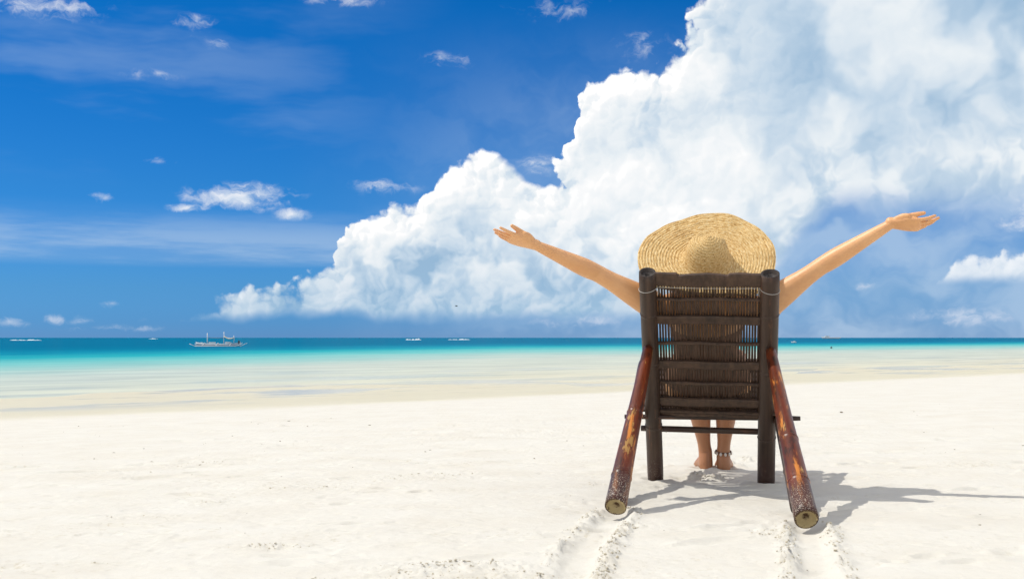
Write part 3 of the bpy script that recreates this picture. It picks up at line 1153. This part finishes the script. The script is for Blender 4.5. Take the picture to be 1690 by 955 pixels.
# head: skull, jaw, nose, ears, lips
loft(bmb, [rw(HEAD - HAX * .075 + HFW * .055, .030, .026), rw(HEAD - HAX * .055 + HFW * .045, .048, .050), rw(HEAD - HAX * .02 + HFW * .018, .066, .080),
           rw(HEAD + HAX * .03, .075, .092), rw(HEAD + HAX * .07 - HFW * .004, .066, .080), rw(HEAD + HAX * .098 - HFW * .006, .040, .050)], PXR, 20)
nb = HEAD + HFW * .096
loft(bmb, [rw(nb + HAX * .012, .006, .006), rw(nb - HAX * .012 + HFW * .008, .008, .009), rw(nb - HAX * .026 + HFW * .012, .013, .010)], PXR, 10)
lp = HEAD - HAX * .050 + HFW * .093
loft(bmb, [rw(lp - PXR * .022, .003, .003), rw(lp + HFW * .004, .008, .006), rw(lp + PXR * .022, .003, .003)], HAX, 10)
for sg in (-1, 1):
    e = HEAD + PXR * (.075 * sg) - HAX * .005
    loft(bmb, [rw(e + HAX * .022, .006, .012), rw(e + PXR * (.006 * sg), .007, .016), rw(e - HAX * .024, .005, .009)], PXR, 10)


def arm(sh, el, wr, sg):
    root = SHO + PXR * (0.075 * sg) - LEAN * 0.012
    loft(bmb, [rw(root, .055, .056), rw(sh, .053, .057), rw(sh.lerp(el, .22), .049, .055), rw(sh.lerp(el, .48), .042, .047), rw(sh.lerp(el, .78), .034, .036),
               rw(el, .0335, .0335), rw(el.lerp(wr, .10), .0355, .0350), rw(el.lerp(wr, .26), .0365, .0350), rw(el.lerp(wr, .52), .0300, .0290),
               rw(el.lerp(wr, .80), .0235, .0225), rw(el.lerp(wr, .94), .0222, .0190), rw(wr, .0225, .0180)],
         (0, 1, 0), 18)


def hand(wr, F, T, N, curl, thumbdir):
    """F: along the hand, T: towards the thumb side, N: out of the palm"""
    F, T, N = F.normalized(), T.normalized(), N.normalized()
    loft(bmb, [rw(wr - F * .012, .0215, .019), rw(wr + F * .016, .026, .0185), rw(wr + F * .048, .036, .0155), rw(wr + F * .080, .0375, .0125), rw(wr + F * .092, .035, .010)],
         T, 18, 4, 2.4)
    # thumb mound on the palm side
    loft(bmb, [rw(wr + F * .012 + T * .014 + N * .006, .013, .012), rw(wr + F * .036 + T * .024 + N * .011, .016, .014), rw(wr + F * .056 + T * .034 + N * .010, .012, .011)], T, 12)
    lens = [(0.0285, .074, .0074), (0.0095, .083, .0077), (-0.0095, .077, .0074), (-0.0275, .060, .0066)]
    for k, (off, L, r) in enumerate(lens):
        b0 = wr + F * (.084 - .006 * abs(k - 1)) + T * off
        sp = 0.03 * (1 - k * 0.7)
        p = b0
        pts = [rw(p - F * .018, r * 1.1, r * 1.05)]
        ang = 0.0
        for j, fr in enumerate((0.42, 0.32, 0.26)):
            ang += curl[k] * (0.6, 0.9, 0.7)[j]
            d = (F * math.cos(ang) + N * math.sin(ang) + T * sp).normalized()
            pts.append(rw(p, r * (1.06 - .06 * j), r * (1.02 - .06 * j)))
            p = p + d * (L * fr)
            if j < 2:
                pts.append(rw(p - d * (L * fr * .45), r * (0.94 - .05 * j), r * (.92 - .05 * j)))
        pts.append(rw(p, r * .76, r * .70))
        loft(bmb, pts, T, 12, 3)
    td = thumbdir.normalized()
    b0 = wr + F * .030 + T * .024 + N * .006
    loft(bmb, [rw(b0, .0125, .012), rw(b0 + td * .028, .0105, .0105), rw(b0 + td * .036 + F * .004, .0108, .0105), rw(b0 + td * .056 + F * .007, .0092, .0088), rw(b0 + td * .072 + F * .012, .0072, .0064)],
         N, 12, 3)


# arms thrown wide and up
SL, EL, WL = at(1093, 511, 4.685), at(986, 451, 4.63), at(881, 403, 4.53)
SR, ER, WR = at(1253, 512, 4.645), at(1354, 440, 4.55), at(1473, 368, 4.46)
arm(SL, EL, WL, -1)
arm(SR, ER, WR, 1)
FL = (at(806, 381, 4.47) - WL).normalized()
TL = V(0, -0.90, 0.42)
TL = (TL - FL * TL.dot(FL)).normalized()
NL = FL.cross(TL)
if NL.z < 0:
    NL = -NL
hand(WL, FL, TL, NL, (0.10, 0.06, 0.08, 0.14), FL * 0.94 + TL * 0.16 + NL * 0.32)
FR = (at(1560, 374, 4.40) - WR).normalized()
TR = V(0, -0.86, 0.50)
TR = (TR - FR * TR.dot(FR)).normalized()
NR = TR.cross(FR)
if NR.z < 0:
    NR = -NR
hand(WR, FR, TR, NR, (0.26, 0.30, 0.34, 0.40), FR * 0.92 + TR * 0.16 + NR * 0.32)

# legs: thighs on the seat, shins down to the sand
for sg, ft, knee, calf in ((-1, FOOT_L, V(0.815, 5.40, 0.475), 0.829), (1, FOOT_R, V(0.990, 5.375, 0.475), 0.958)):
    hj = HIP + PXR * (0.085 * sg) + V(0, 0.0, -0.012)
    z0 = zat(ft.x, ft.y) - 0.006
    ank = V(ft.x, ft.y - 0.005, z0 + 0.085)
    mid = V(calf, 5.415, 0.30)
    loft(bmb, [rw(hj, .092, .088), rw(hj.lerp(knee, .3), .082, .078), rw(hj.lerp(knee, .7), .064, .062), rw(knee, .054, .054), rw(knee + V(0, 0.012, -.04), .051, .054),
               rw(mid, .052, .056), rw(mid.lerp(ank, .4), .043, .046), rw(mid.lerp(ank, .78), .030, .034), rw(ank, .030, .036)], PXR, 20)
    # foot
    fdir = V(0.12 + 0.05 * sg, 0.98, 0).normalized()
    fx = V(fdir.y, -fdir.x, 0)
    heel = V(ft.x, ft.y - 0.022, z0 + 0.026)
    loft(bmb, [rw(ank + V(0, 0, .012), .030, .034), rw(ank - V(0, .006, .03), .031, .038), rw(heel + V(0, .004, .004), .031, .034), rw(heel - V(0, 0, .006), .028, .03)], fx, 16)
    loft(bmb, [rw(heel, .030, .027), rw(heel + fdir * .05 + V(0, 0, .012), .032, .038), rw(heel + fdir * .10 + V(0, 0, .008), .037, .032), rw(heel + fdir * .155 - V(0, 0, .006), .043, .019), rw(heel + fdir * .185 - V(0, 0, .010), .040, .014)],
         fx, 16)
    for k in range(5):
        off = (0.030 - 0.0155 * k) * (-sg)
        L_ = (.045, .040, .036, .031, .025)[k]
        rr = (.0115, .0085, .008, .0078, .0075)[k]
        b0 = heel + fdir * (.183 - .010 * k) + fx * off - V(0, 0, .011)
        loft(bmb, [rw(b0 - fdir * .015, rr, rr), rw(b0 + fdir * L_ * .5, rr, rr), rw(b0 + fdir * L_, rr * .85, rr * .8)], fx, 10, 2)

tmp = bpy.data.objects.new('tmp_body', mesh_of(bmb, 'body_raw'))
COL.objects.link(tmp)
md = tmp.modifiers.new('r', 'REMESH')
md.mode = 'VOXEL'
md.voxel_size = 0.0028
md.use_smooth_shade = True
md2 = tmp.modifiers.new('s', 'SMOOTH')
md2.factor = 0.5
md2.iterations = 5
dg = bpy.context.evaluated_depsgraph_get()
body_me = bpy.data.meshes.new_from_object(tmp.evaluated_get(dg))
body_me.name = 'person'
bpy.data.objects.remove(tmp)
body_me.materials.clear()
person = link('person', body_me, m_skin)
body_me.shade_smooth()
tag(person, 'person sitting in the bamboo chair with both arms thrown wide, straw hat, seen from behind', 'person')

m_suit, s, so = mat('brown swimsuit cloth')
tcn = s.node('ShaderNodeTexCoord')
n = s.noise(tcn.outputs['Object'], 300.0, 2)
pb = s.node('ShaderNodeBsdfPrincipled', {'Roughness': 0.8})
s.put(pb.inputs['Base Color'], s.mix(n, (0.17, 0.085, 0.045), (0.22, 0.11, 0.06)))
s.l.new(pb.outputs[0], so.inputs[0])
bm = bmesh.new()
loft(bm, torso_rows(0.004)[:6], PXR, 28)
link('swimsuit', mesh_of(bm, 'swimsuit'), m_suit, person)
m_hair, s, so = mat('dark brown hair')
tcn = s.node('ShaderNodeTexCoord')
n = s.noise(s.vm('MULTIPLY', tcn.outputs['Object'], (120, 20, 20)), 4.0, 3)
pb = s.node('ShaderNodeBsdfPrincipled', {'Roughness': 0.45})
s.put(pb.inputs['Base Color'], s.mix(n, (0.02, 0.011, 0.006), (0.06, 0.035, 0.018)))
s.l.new(pb.outputs[0], so.inputs[0])
bm = bmesh.new()
loft(bm, [rw(HEAD - HAX * .09 - HFW * .030, .050, .040), rw(HEAD - HAX * .04 - HFW * .022, .074, .076), rw(HEAD + HAX * .03 - HFW * .008, .079, .094),
          rw(HEAD + HAX * .070 - HFW * .006, .068, .082), rw(HEAD + HAX * .098 - HFW * .004, .042, .054)], PXR, 24)
link('hair', mesh_of(bm, 'hair'), m_hair, person)

# anklet with small shells on the right ankle
m_shell, s, so = mat('white shell')
pb = s.node('ShaderNodeBsdfPrincipled', {'Base Color': (0.72, 0.66, 0.58), 'Roughness': 0.35})
s.l.new(pb.outputs[0], so.inputs[0])
m_cord, s, so = mat('brown cord')
pb = s.node('ShaderNodeBsdfPrincipled', {'Base Color': (0.10, 0.05, 0.03), 'Roughness': 0.8})
s.l.new(pb.outputs[0], so.inputs[0])
za = zat(FOOT_R.x, FOOT_R.y)
AC = V(FOOT_R.x, FOOT_R.y - 0.006, za + 0.088)
ank = empty('anklet', AC, 'shell anklet on the right ankle of the person in the chair', 'anklet')
bm = bmesh.new()
ring = [V(.0335 * math.cos(a), .040 * math.sin(a), .006 * math.sin(a)) for a in np.linspace(0, 2 * math.pi, 33)[:-1]]
tube_path(bm, ring, 0.0022, 6, True)
link('cord', mesh_of(bm, 'cord'), m_cord, ank)
bm = bmesh.new()
bmesh.ops.create_uvsphere(bm, u_segments=10, v_segments=7, radius=0.0062, matrix=Matrix.Diagonal((1, .6, 1.35, 1)))
for v in bm.verts:                                   # cowrie: groove along the face
    v.co.y += 0.0016 * math.exp(-(v.co.x / .002) ** 2)
shell_me = mesh_of(bm, 'shell')
shell_me.materials.append(m_shell)
for k in range(11):
    a = 2 * math.pi * k / 11 + .2
    o = link('shell', shell_me, None, ank, V(.0365 * math.cos(a), .043 * math.sin(a), -.006 + .006 * math.sin(a)))
    o.rotation_euler = (0, 0.1 * math.sin(k * 3), a + math.pi / 2)

# ------------------------------------------------------------------ straw hat
m_straw, s, so = mat('braided straw')
uvn = s.node('ShaderNodeUVMap')
uvn.uv_map = 'UVMap'
ux, uy, _ = s.xyz(uvn.outputs[0])
# slanting plaits within each braid
diag = s.comb(s.add(s.mul(ux, 46.0), s.mul(uy, 26.0)), s.mul(uy, 105.0))
wv1 = s.noise(s.comb(s.mul(ux, 60.0), s.mul(uy, 60.0)), 3.0, 5, 0.65)
pl = s.noise(diag, 1.6, 4, 0.6)
spk = s.noise(s.comb(s.mul(ux, 130.0), s.mul(uy, 130.0)), 2.2, 3, 0.7)
patch = s.noise(s.comb(s.mul(ux, 4.0), s.mul(uy, 9.0)), 1.4, 3, 0.5)
c = s.ramp(s.add(s.mul(pl, 0.6), s.mul(wv1, 0.4)), [(0.34, (0.26, 0.12, 0.035)), (0.44, (0.60, 0.37, 0.13)), (0.54, (0.80, 0.58, 0.27)), (0.68, (0.88, 0.74, 0.48))])
c = s.mix(s.ss(spk, 0.58, 0.70, 0, 0.55), c, (0.26, 0.13, 0.04))
c = s.mix(s.ss(patch, 0.5, 0.75, 0, 0.35), c, (0.52, 0.28, 0.09))
b = s.node('ShaderNodeBump', {'Strength': 0.8, 'Distance': 0.002})
s.put(b.inputs['Height'], s.add(pl, s.mul(spk, 0.6)))
pb = s.node('ShaderNodeBsdfPrincipled', {'Roughness': 0.75})
s.put(pb.inputs['Base Color'], c)
pb.inputs['Specular IOR Level'].default_value = 0.25
s.l.new(b.outputs[0], pb.inputs['Normal'])
tl_ = s.node('ShaderNodeBsdfTranslucent', {'Color': (0.60, 0.38, 0.14)})
mxs = s.node('ShaderNodeMixShader', {0: 0.10})
s.l.new(pb.outputs[0], mxs.inputs[1])
s.l.new(tl_.outputs[0], mxs.inputs[2])
s.l.new(mxs.outputs[0], so.inputs[0])

hat = empty('sun_hat', HATC, 'wide brimmed woven straw sun hat on the head of the person in the chair', 'hat')
HX = V(1, 0, 0.03)
HX = (HX - HAX * HX.dot(HAX)).normalized()
HY = HAX.cross(HX).normalized()                      # in the brim plane, towards the sea/up
# profile: radius, height along the axis
prof = catmull([(0.002, .120), (0.020, .118), (0.040, .110), (0.058, .095), (0.070, .074), (0.079, .048), (0.087, .018), (0.097, .001), (0.110, -.003),
                (0.135, -.003), (0.175, .001), (0.215, .005), (0.250, .007), (0.266, .004)], 18)
arc = [0.0]
for a_, b_ in zip(prof[:-1], prof[1:]):
    arc.append(arc[-1] + float(np.linalg.norm(b_ - a_)))
BR = 0.0115
Q0 = PL0.lerp(PR0, .5)


def hat_point(i, th, inner):
    r, h = prof[i]
    # brim: irregular outline and lazy waves
    fr = max(0.0, (r - 0.10) / 0.166)
    r2 = r * (1 + fr * (0.030 * math.cos(2 * (th - 1.0)) + 0.010 * math.sin(3 * th + 0.4) + 0.006 * math.sin(7 * th)))
    h2 = h + fr ** 1.3 * (0.008 * math.cos(2 * (th - 0.9)) + 0.006 * math.sin(3 * th - 0.8) + 0.005 * math.sin(5 * th + 1) + 0.002 * math.sin(13 * th))
    if r < 0.10:                                     # slightly dented crown
        h2 += -0.006 * math.exp(-((r - .03) / .02) ** 2) * (1 + math.cos(th - 2.0))
        h2 += 0.004 * math.sin(2 * th + 1) * (r / .1)
    ridge = ((arc[i] / BR) - th / (2 * math.pi)) % 1.0
    h2 += (0.0036 + 0.0010 * math.sin(9 * th + i * .7)) * (math.sin(ridge * math.pi) ** 0.7 - 0.5)
    if inner:
        h2 -= 0.0035
        r2 -= 0.0012 if r < .1 else 0
    p = HATC + HX * (r2 * math.cos(th)) + HY * (r2 * math.sin(th)) + HAX * h2
    # the low rear of the brim bends against the backrest
    d = (p - Q0).dot(BN)
    lim = 0.020 if not inner else 0.0235
    if d < lim:
        p = p + BN * (lim - d)
    return p


def hat_part(name, i0, i1):
    NT = 200
    bm = bmesh.new()
    uvl = bm.loops.layers.uv.new('UVMap')
    grids = []
    for inner in (False, True):
        grid = []
        for i in range(i0, i1 + 1):
            grid.append([bm.verts.new(hat_point(i, 2 * math.pi * j / NT, inner) - HATC) for j in range(NT)])
        grids.append(grid)
        for i in range(len(grid) - 1):
            for j in range(NT):
                j2 = (j + 1) % NT
                q = (grid[i][j], grid[i + 1][j], grid[i + 1][j2], grid[i][j2])
                if inner:
                    q = tuple(reversed(q))
                f = bm.faces.new(q)
                rr = prof[i0 + i][0]
                us = {0: (j, arc[i0 + i]), 1: (j, arc[i0 + i + 1]), 2: (j + 1, arc[i0 + i + 1]), 3: (j + 1, arc[i0 + i])}
                order = [0, 1, 2, 3] if not inner else [3, 2, 1, 0]
                for lp_, k_ in zip(f.loops, order):
                    jj, aa = us[k_]
                    lp_[uvl].uv = (jj / NT * 2 * math.pi * max(0.05, 0.12 + 0 * rr), aa)
    for row in (0, -1):
        if row == 0 and i0 == 0:
            bm.faces.new(grids[0][0])
            bm.faces.new(list(reversed(grids[1][0])))
            continue
        a, b_ = grids[0][row], grids[1][row]
        for j in range(NT):
            j2 = (j + 1) % NT
            bm.faces.new((a[j], b_[j], b_[j2], a[j2]) if row == -1 else (a[j2], b_[j2], b_[j], a[j]))
    bmesh.ops.recalc_face_normals(bm, faces=bm.faces)
    return link(name, mesh_of(bm, name), m_straw, hat)


isp = max(i for i, p in enumerate(prof) if p[0] < 0.1)
hat_part('crown', 0, isp)
hat_part('brim', isp, len(prof) - 1)

# ------------------------------------------------------------------ boats
def simple(name, col, rough=0.5, noise_amt=0.15):
    m, s, so = mat(name)
    tcn = s.node('ShaderNodeTexCoord')
    n = s.noise(tcn.outputs['Object'], 3.0, 4)
    d = tuple(v * (1 - noise_amt) for v in col)
    pb = s.node('ShaderNodeBsdfPrincipled', {'Roughness': rough})
    s.put(pb.inputs['Base Color'], s.mix(n, d, col))
    s.l.new(pb.outputs[0], so.inputs[0])
    return m


M_white = simple('white boat paint', (0.72, 0.74, 0.74), 0.4)
M_blue = simple('blue boat paint', (0.05, 0.16, 0.28), 0.4)
M_dk = simple('dark tarred wood', (0.03, 0.03, 0.035), 0.6)
M_tarp = simple('grey canvas', (0.22, 0.26, 0.30), 0.8)
M_sail = simple('cream canvas', (0.60, 0.55, 0.42), 0.8)
M_cabin = simple('pale cabin paint', (0.62, 0.70, 0.70), 0.4)


def hull_bm(L, W, H, bow=0.35, stern=0.2, n=18):
    """slim pointed hull along X, keel at z=0"""
    bm = bmesh.new()
    rows = []
    for i in range(n + 1):
        f = i / n
        x = (f - 0.5) * L
        w = W / 2 * max(0.02, (1 - abs(2 * f - 1) ** 2.6))
        sheer = bow * max(0, 1 - f * 3.2) ** 2 + stern * max(0, f * 3.2 - 2.2) ** 2
        keel = 0.5 * H * (abs(2 * f - 1) ** 6)
        pts = [(x, -w, H + sheer), (x, -w * .92, H * .55 + sheer * .6 + keel * .3), (x, -w * .5, H * .15 + keel), (x, 0, keel), (x, w * .5, H * .15 + keel),
               (x, w * .92, H * .55 + sheer * .6 + keel * .3), (x, w, H + sheer), (x, w * .8, H + sheer - .04), (x, -w * .8, H + sheer - .04)]
        rows.append([bm.verts.new(p) for p in pts])
    for a, b in zip(rows[:-1], rows[1:]):
        for j in range(9):
            bm.faces.new((a[j], a[(j + 1) % 9], b[(j + 1) % 9], b[j]))
    bm.faces.new(rows[0])
    bm.faces.new(list(reversed(rows[-1])))
    bmesh.ops.recalc_face_normals(bm, faces=bm.faces)
    return bm


def at_sea(px, py):
    return onz(px, py, WATER_Z)


BP = at_sea(360, 571.5)
boat = empty('outrigger_boat', BP, 'white outrigger boat with two masts and canvas awning on the turquoise sea', 'boat')
k = BP.y / FPX                                     # metres per photo pixel there
U = k                                              # helper: one photo pixel at the boat
link('hull', mesh_of(hull_bm(74 * U, 9 * U, 5.0 * U, 3.2 * U, 3.0 * U)), simple('weathered pale blue hull paint', (0.42, 0.50, 0.56), 0.5), boat, V(0, 0, -0.5 * U))
bm = bmesh.new()
box(bm, (-12 * U, -4.7 * U, 1.0 * U), (24 * U, 0, 0), (0, .18 * U, 0), (0, 0, .55 * U))
link('stripe', mesh_of(bm, 'stripe', False), M_dk, boat)


def stick(name, a, b, r, m, par=boat):
    bm = bmesh.new()
    a, b = Vector(a) * U, Vector(b) * U
    tube_path(bm, [a, a.lerp(b, .5), b], r * U, 8)
    return link(name, mesh_of(bm, name), m, par)


stick('mast', (-18, 0, 4), (-18, 0, 22), .75, M_white)
stick('mast', (9, 0, 4), (9.5, 0, 24), .6, M_white)
stick('mast', (26, 0, 4), (26, 0, 18), .5, M_white)
stick('rigging', (-18, 0, 14.5), (9, 0, 14.0), .32, M_tarp)
for sy in (-1, 1):
    stick('outrigger_float', (-34, 17 * sy, .9), (34, 17 * sy, .9), .7, M_white)
    stick('outrigger_tip', (34, 17 * sy, .9), (44, 17 * sy, 5.5), .45, M_white)
    stick('outrigger_tip', (-34, 17 * sy, .9), (-43, 17 * sy, 4.5), .45, M_white)
for x in (-22, 0, 22):
    stick('outrigger_arm', (x, -17, 1.2), (x, 0, 6.2), .4, M_white)
    stick('outrigger_arm', (x, 17, 1.2), (x, 0, 6.2), .4, M_white)
bm = bmesh.new()                                    # sagging awning
rows = []
for i in range(9):
    f = i / 8
    x = (10 + 16 * f) * U
    zc = (16.5 - 2.0 * f - 2.4 * math.sin(math.pi * f)) * U
    rows.append([bm.verts.new((x, y * U, zc - abs(y) * .18 * U)) for y in (-4.5, -2, 0, 2, 4.5)])
for a, b in zip(rows[:-1], rows[1:]):
    for j in range(4):
        bm.faces.new((a[j], a[j + 1], b[j + 1], b[j]))
ext = bmesh.ops.extrude_face_region(bm, geom=bm.faces[:])
for v in ext['geom']:
    if isinstance(v, bmesh.types.BMVert):
        v.co.z += .9 * U
bmesh.ops.recalc_face_normals(bm, faces=bm.faces)
link('awning', mesh_of(bm, 'awning'), M_sail, boat)
bm = bmesh.new()
box(bm, (-10 * U, 0, 6.0 * U), (5.5 * U, 0, 0), (0, 2.6 * U, 0), (0, 0, 1.4 * U), .3 * U)
link('cabin', mesh_of(bm, 'cabin', False), M_cabin, boat)
bm = bmesh.new()
box(bm, (-27 * U, 0, 6.0 * U), (2.2 * U, 0, 0), (0, 2 * U, 0), (0, 0, .9 * U), .3 * U)
link('bow_locker', mesh_of(bm, 'bow_locker', False), M_cabin, boat)
bm = bmesh.new()
box(bm, (16 * U, 0, 6.2 * U), (4.2 * U, 0, 0), (0, 2.6 * U, 0), (0, 0, 1.5 * U), .5 * U)
link('deck_box', mesh_of(bm, 'deck_box', False), M_white, boat)
bm = bmesh.new()
loft(bm, [(34 * U, 0, 4.6 * U, 1.2 * U, 1.4 * U), (34.2 * U, 0, 7.6 * U, 1.5 * U, 1.3 * U), (34 * U, 0, 9.6 * U, .8 * U, .8 * U)], (1, 0, 0), 10)
link('engine_cover', mesh_of(bm, 'engine_cover'), M_dk, boat)

# white motor boat on the horizon, right
YB = 1250.0
MB_ = V(at(1372, 557, YB).x, YB, WATER_Z)
mboat = empty('motor_boat', MB_, 'small white motor boat far off on the horizon right of the chair', 'boat')
U = YB / FPX
link('hull', mesh_of(hull_bm(32 * U, 5 * U, 2.6 * U, 1.2 * U, 0.2 * U)), M_white, mboat, V(0, 0, -.3 * U))
bm = bmesh.new()
box(bm, (-7 * U, 0, 3.6 * U), (4.0 * U, 0, 0), (.0, 1.6 * U, 0), (0, 0, 1.3 * U), .5 * U)
link('cabin', mesh_of(bm, 'cabin', False), M_white, mboat)

# tiny white skiff nearer in
SKP = at_sea(1310, 565.5)
U = SKP.y / FPX
sk = empty('skiff', SKP, 'tiny white skiff on the water beside the right post of the chair', 'boat')
link('hull', mesh_of(hull_bm(8.5 * U, 3 * U, 2.2 * U, .7 * U, .2 * U, 10)), M_white, sk, V(0, 0, -.3 * U))
bm = bmesh.new()
box(bm, (1.0 * U, 0, 2.5 * U), (1.3 * U, 0, 0), (0, .9 * U, 0), (0, 0, .8 * U), .2 * U)
link('cover', mesh_of(bm, 'cover', False), M_cabin, sk)

# dark mooring buoy
BU = at_sea(1372, 574.5)
U = BU.y / FPX
by = empty('mooring_buoy', BU, 'small dark round buoy floating on turquoise water right of the chair', 'buoy')
bm = bmesh.new()
loft(bm, [(0, 0, -.6 * U, .9 * U, .9 * U), (0, 0, .4 * U, 1.6 * U, 1.6 * U), (0, 0, 1.6 * U, 1.5 * U, 1.5 * U), (0, 0, 2.4 * U, .7 * U, .7 * U)], (1, 0, 0), 14)
link('float', mesh_of(bm, 'float'), M_dk, by)
bm = bmesh.new()
tube_path(bm, [V(0, 0, 2.2 * U), V(0, 0, 2.8 * U), V(0, 0, 3.3 * U)], .25 * U, 8)
link('ring', mesh_of(bm, 'ring'), M_dk, by)

# white breaking waves out on the reef
m_foam, s, so = mat('white foam')
tcn = s.node('ShaderNodeTexCoord')
n = s.noise(tcn.outputs['Object'], 0.6, 5, 0.7)
pb = s.node('ShaderNodeBsdfDiffuse')
s.put(pb.inputs['Color'], s.mix(n, (0.62, 0.70, 0.74), (0.85, 0.87, 0.88)))
s.l.new(pb.outputs[0], so.inputs[0])


def breaker(px, py, wpx, hpx, label, seed):
    p = at_sea(px, py)
    u_ = p.y / FPX
    rnd = random.Random(seed)
    bm = bmesh.new()
    N = 36
    rows = []
    ph = [rnd.uniform(0, 6) for _ in range(4)]
    for i in range(N + 1):
        f = i / N
        e = math.sin(math.pi * f) ** .6
        h = hpx * u_ * e * (0.55 + .25 * math.sin(f * 9 + ph[0]) + .2 * math.sin(f * 23 + ph[1]) + .15 * math.sin(f * 47 + ph[2]))
        h = max(h, .02 * u_)
        x = (f - .5) * wpx * u_
        yy = .6 * u_ * math.sin(f * 5 + ph[3])
        rows.append([bm.verts.new((x, yy - 2.2 * u_ * e, -.02)), bm.verts.new((x, yy - .8 * u_ * e, h * .7)), bm.verts.new((x, yy, h)), bm.verts.new((x, yy + .8 * u_ * e, h * .6)), bm.verts.new((x, yy + 2.4 * u_ * e, -.02))])
    for a, b in zip(rows[:-1], rows[1:]):
        for j in range(4):
            bm.faces.new((a[j], b[j], b[j + 1], a[j + 1]))
    o = link('breaking_wave', mesh_of(bm, 'wave'), m_foam, None, p)
    tag(o, label, 'wave', 'white waves breaking far out')


breaker(42, 561.3, 54, 1.7, 'long white breaking wave at the far left of the sea', 1)
breaker(674, 560.6, 9, 2.2, 'small white breaker left end of the bright middle pair', 2)
breaker(687, 560.8, 17, 3.2, 'tallest white breaker in the middle of the horizon', 3)
breaker(758, 560.4, 38, 1.6, 'thin white breaking wave right of the tallest middle breaker', 4)
breaker(253, 559.0, 16, 1.0, 'faint short white wave left of the outrigger boat', 5)

# far bird in front of the cloud
YBd = 90.0
bp = at(753, 505, YBd)
bm = bmesh.new()
U = YBd / FPX
loft(bm, [(-2.2 * U, 0, 0, .25 * U, .2 * U), (-.8 * U, 0, 0, .7 * U, .6 * U), (1.2 * U, 0, .1 * U, .6 * U, .55 * U), (2.3 * U, 0, .3 * U, .3 * U, .3 * U)], (0, 1, 0), 8)
for sg in (-1, 1):
    w_ = [V(-.9, 0, .2), V(.9, 0, .3), V(.9, 2.2 * sg, 1.3), V(.1, 4.6 * sg, .7), V(-.5, 2.4 * sg, 1.1)]
    a = [bm.verts.new(q * U) for q in w_]
    b2 = [bm.verts.new((q + V(0, 0, .18)) * U) for q in w_]
    bm.faces.new(a)
    bm.faces.new(list(reversed(b2)))
    for j in range(5):
        bm.faces.new((a[j], a[(j + 1) % 5], b2[(j + 1) % 5], b2[j]))
bmesh.ops.recalc_face_normals(bm, faces=bm.faces)
bird = link('seabird', mesh_of(bm, 'bird', False), simple('dark feathers', (0.08, 0.08, 0.09), .8), None, bp)
bird.rotation_euler = (0.1, 0.1, 0.5)
tag(bird, 'tiny dark seabird gliding low in front of the white cloud', 'bird')

# ------------------------------------------------------------------ loose sand crumbs and beach specks
ico = bmesh.new()
bmesh.ops.create_icosphere(ico, subdivisions=1, radius=1.0)
iv = np.array([v.co[:] for v in ico.verts])
itri = np.array([[v.index for v in f.verts] for f in ico.faces])
ico.free()


def scatter(name, pts, sizes, m, label, cat, flat=0.7):
    n = len(pts)
    sc_ = rng.uniform(0.7, 1.3, (n, 1, 3)) * sizes[:, None, None] * np.array([1, 1, flat])
    jit = rng.uniform(0.75, 1.25, (n, len(iv), 1))
    vv = iv[None] * jit * sc_
    ang = rng.uniform(0, 6.28, n)
    ca, sa = np.cos(ang)[:, None], np.sin(ang)[:, None]
    x, y = vv[:, :, 0].copy(), vv[:, :, 1].copy()
    vv[:, :, 0], vv[:, :, 1] = x * ca - y * sa, x * sa + y * ca
    vv += pts[:, None, :]
    ff = (itri[None] + (np.arange(n) * len(iv))[:, None, None]).reshape(-1, 3)
    me = bpy.data.meshes.new(name)
    me.from_pydata(vv.reshape(-1, 3).tolist(), [], ff.tolist())
    me.update()
    o = link(name, me, m)
    o['kind'] = 'stuff'
    o['label'] = label
    o['category'] = cat
    return o


cx = rng.uniform(-1.9, 1.6, 420000)
cy = rng.uniform(2.6, 6.4, 420000)
pm = rough_mask(cx, cy)
keep = rng.uniform(0, 1, len(cx)) < 0.75 * np.clip(pm - 0.22, 0, None) ** 1.3 * np.clip(0.45 + 2.2 * fbm(cx, cy, 22.0, 2, 55), 0.05, 1.4)
cx, cy = cx[keep], cy[keep]
szs = 0.0010 + 0.0036 * rng.uniform(0, 1, len(cx)) ** 4
cz = sand_height(cx, cy)
m_crumb, s, so = mat('damp sand clumps')
geo = s.node('ShaderNodeNewGeometry')
n = s.noise(geo.outputs['Position'], 90.0, 3, 0.6)
n_b = s.noise(geo.outputs['Position'], 500.0, 2, 0.6)
pb = s.node('ShaderNodeBsdfPrincipled', {'Roughness': 0.95})
s.put(pb.inputs['Base Color'], s.ramp(n, [(0.3, (0.46, 0.40, 0.28)), (0.5, (0.57, 0.52, 0.41)), (0.7, (0.62, 0.585, 0.49))]))
b = s.node('ShaderNodeBump', {'Strength': 0.5, 'Distance': 0.002})
s.put(b.inputs['Height'], n_b)
s.l.new(b.outputs[0], pb.inputs['Normal'])
s.l.new(pb.outputs[0], so.inputs[0])
scatter('sand_crumbs', np.stack([cx, cy, cz + szs * .15], 1), szs, m_crumb, 'loose clumps of damp sand beside the drag marks and feet', 'sand crumbs')
bx_ = rng.uniform(-5, 5, 260)
by_ = 2.7 + 9.5 * rng.uniform(0, 1, 260) ** 1.5
szs = (0.0016 + 0.006 * rng.uniform(0, 1, 260) ** 5) * (0.6 + by_ / 8)
m_deb = simple('dried seaweed and coral bits', (0.34, 0.28, 0.19), .9, .7)
scatter('beach_debris', np.stack([bx_, by_, sand_height(bx_, by_)], 1), szs, m_deb, 'dark specks of dry seaweed and coral on the white sand', 'debris', .45)
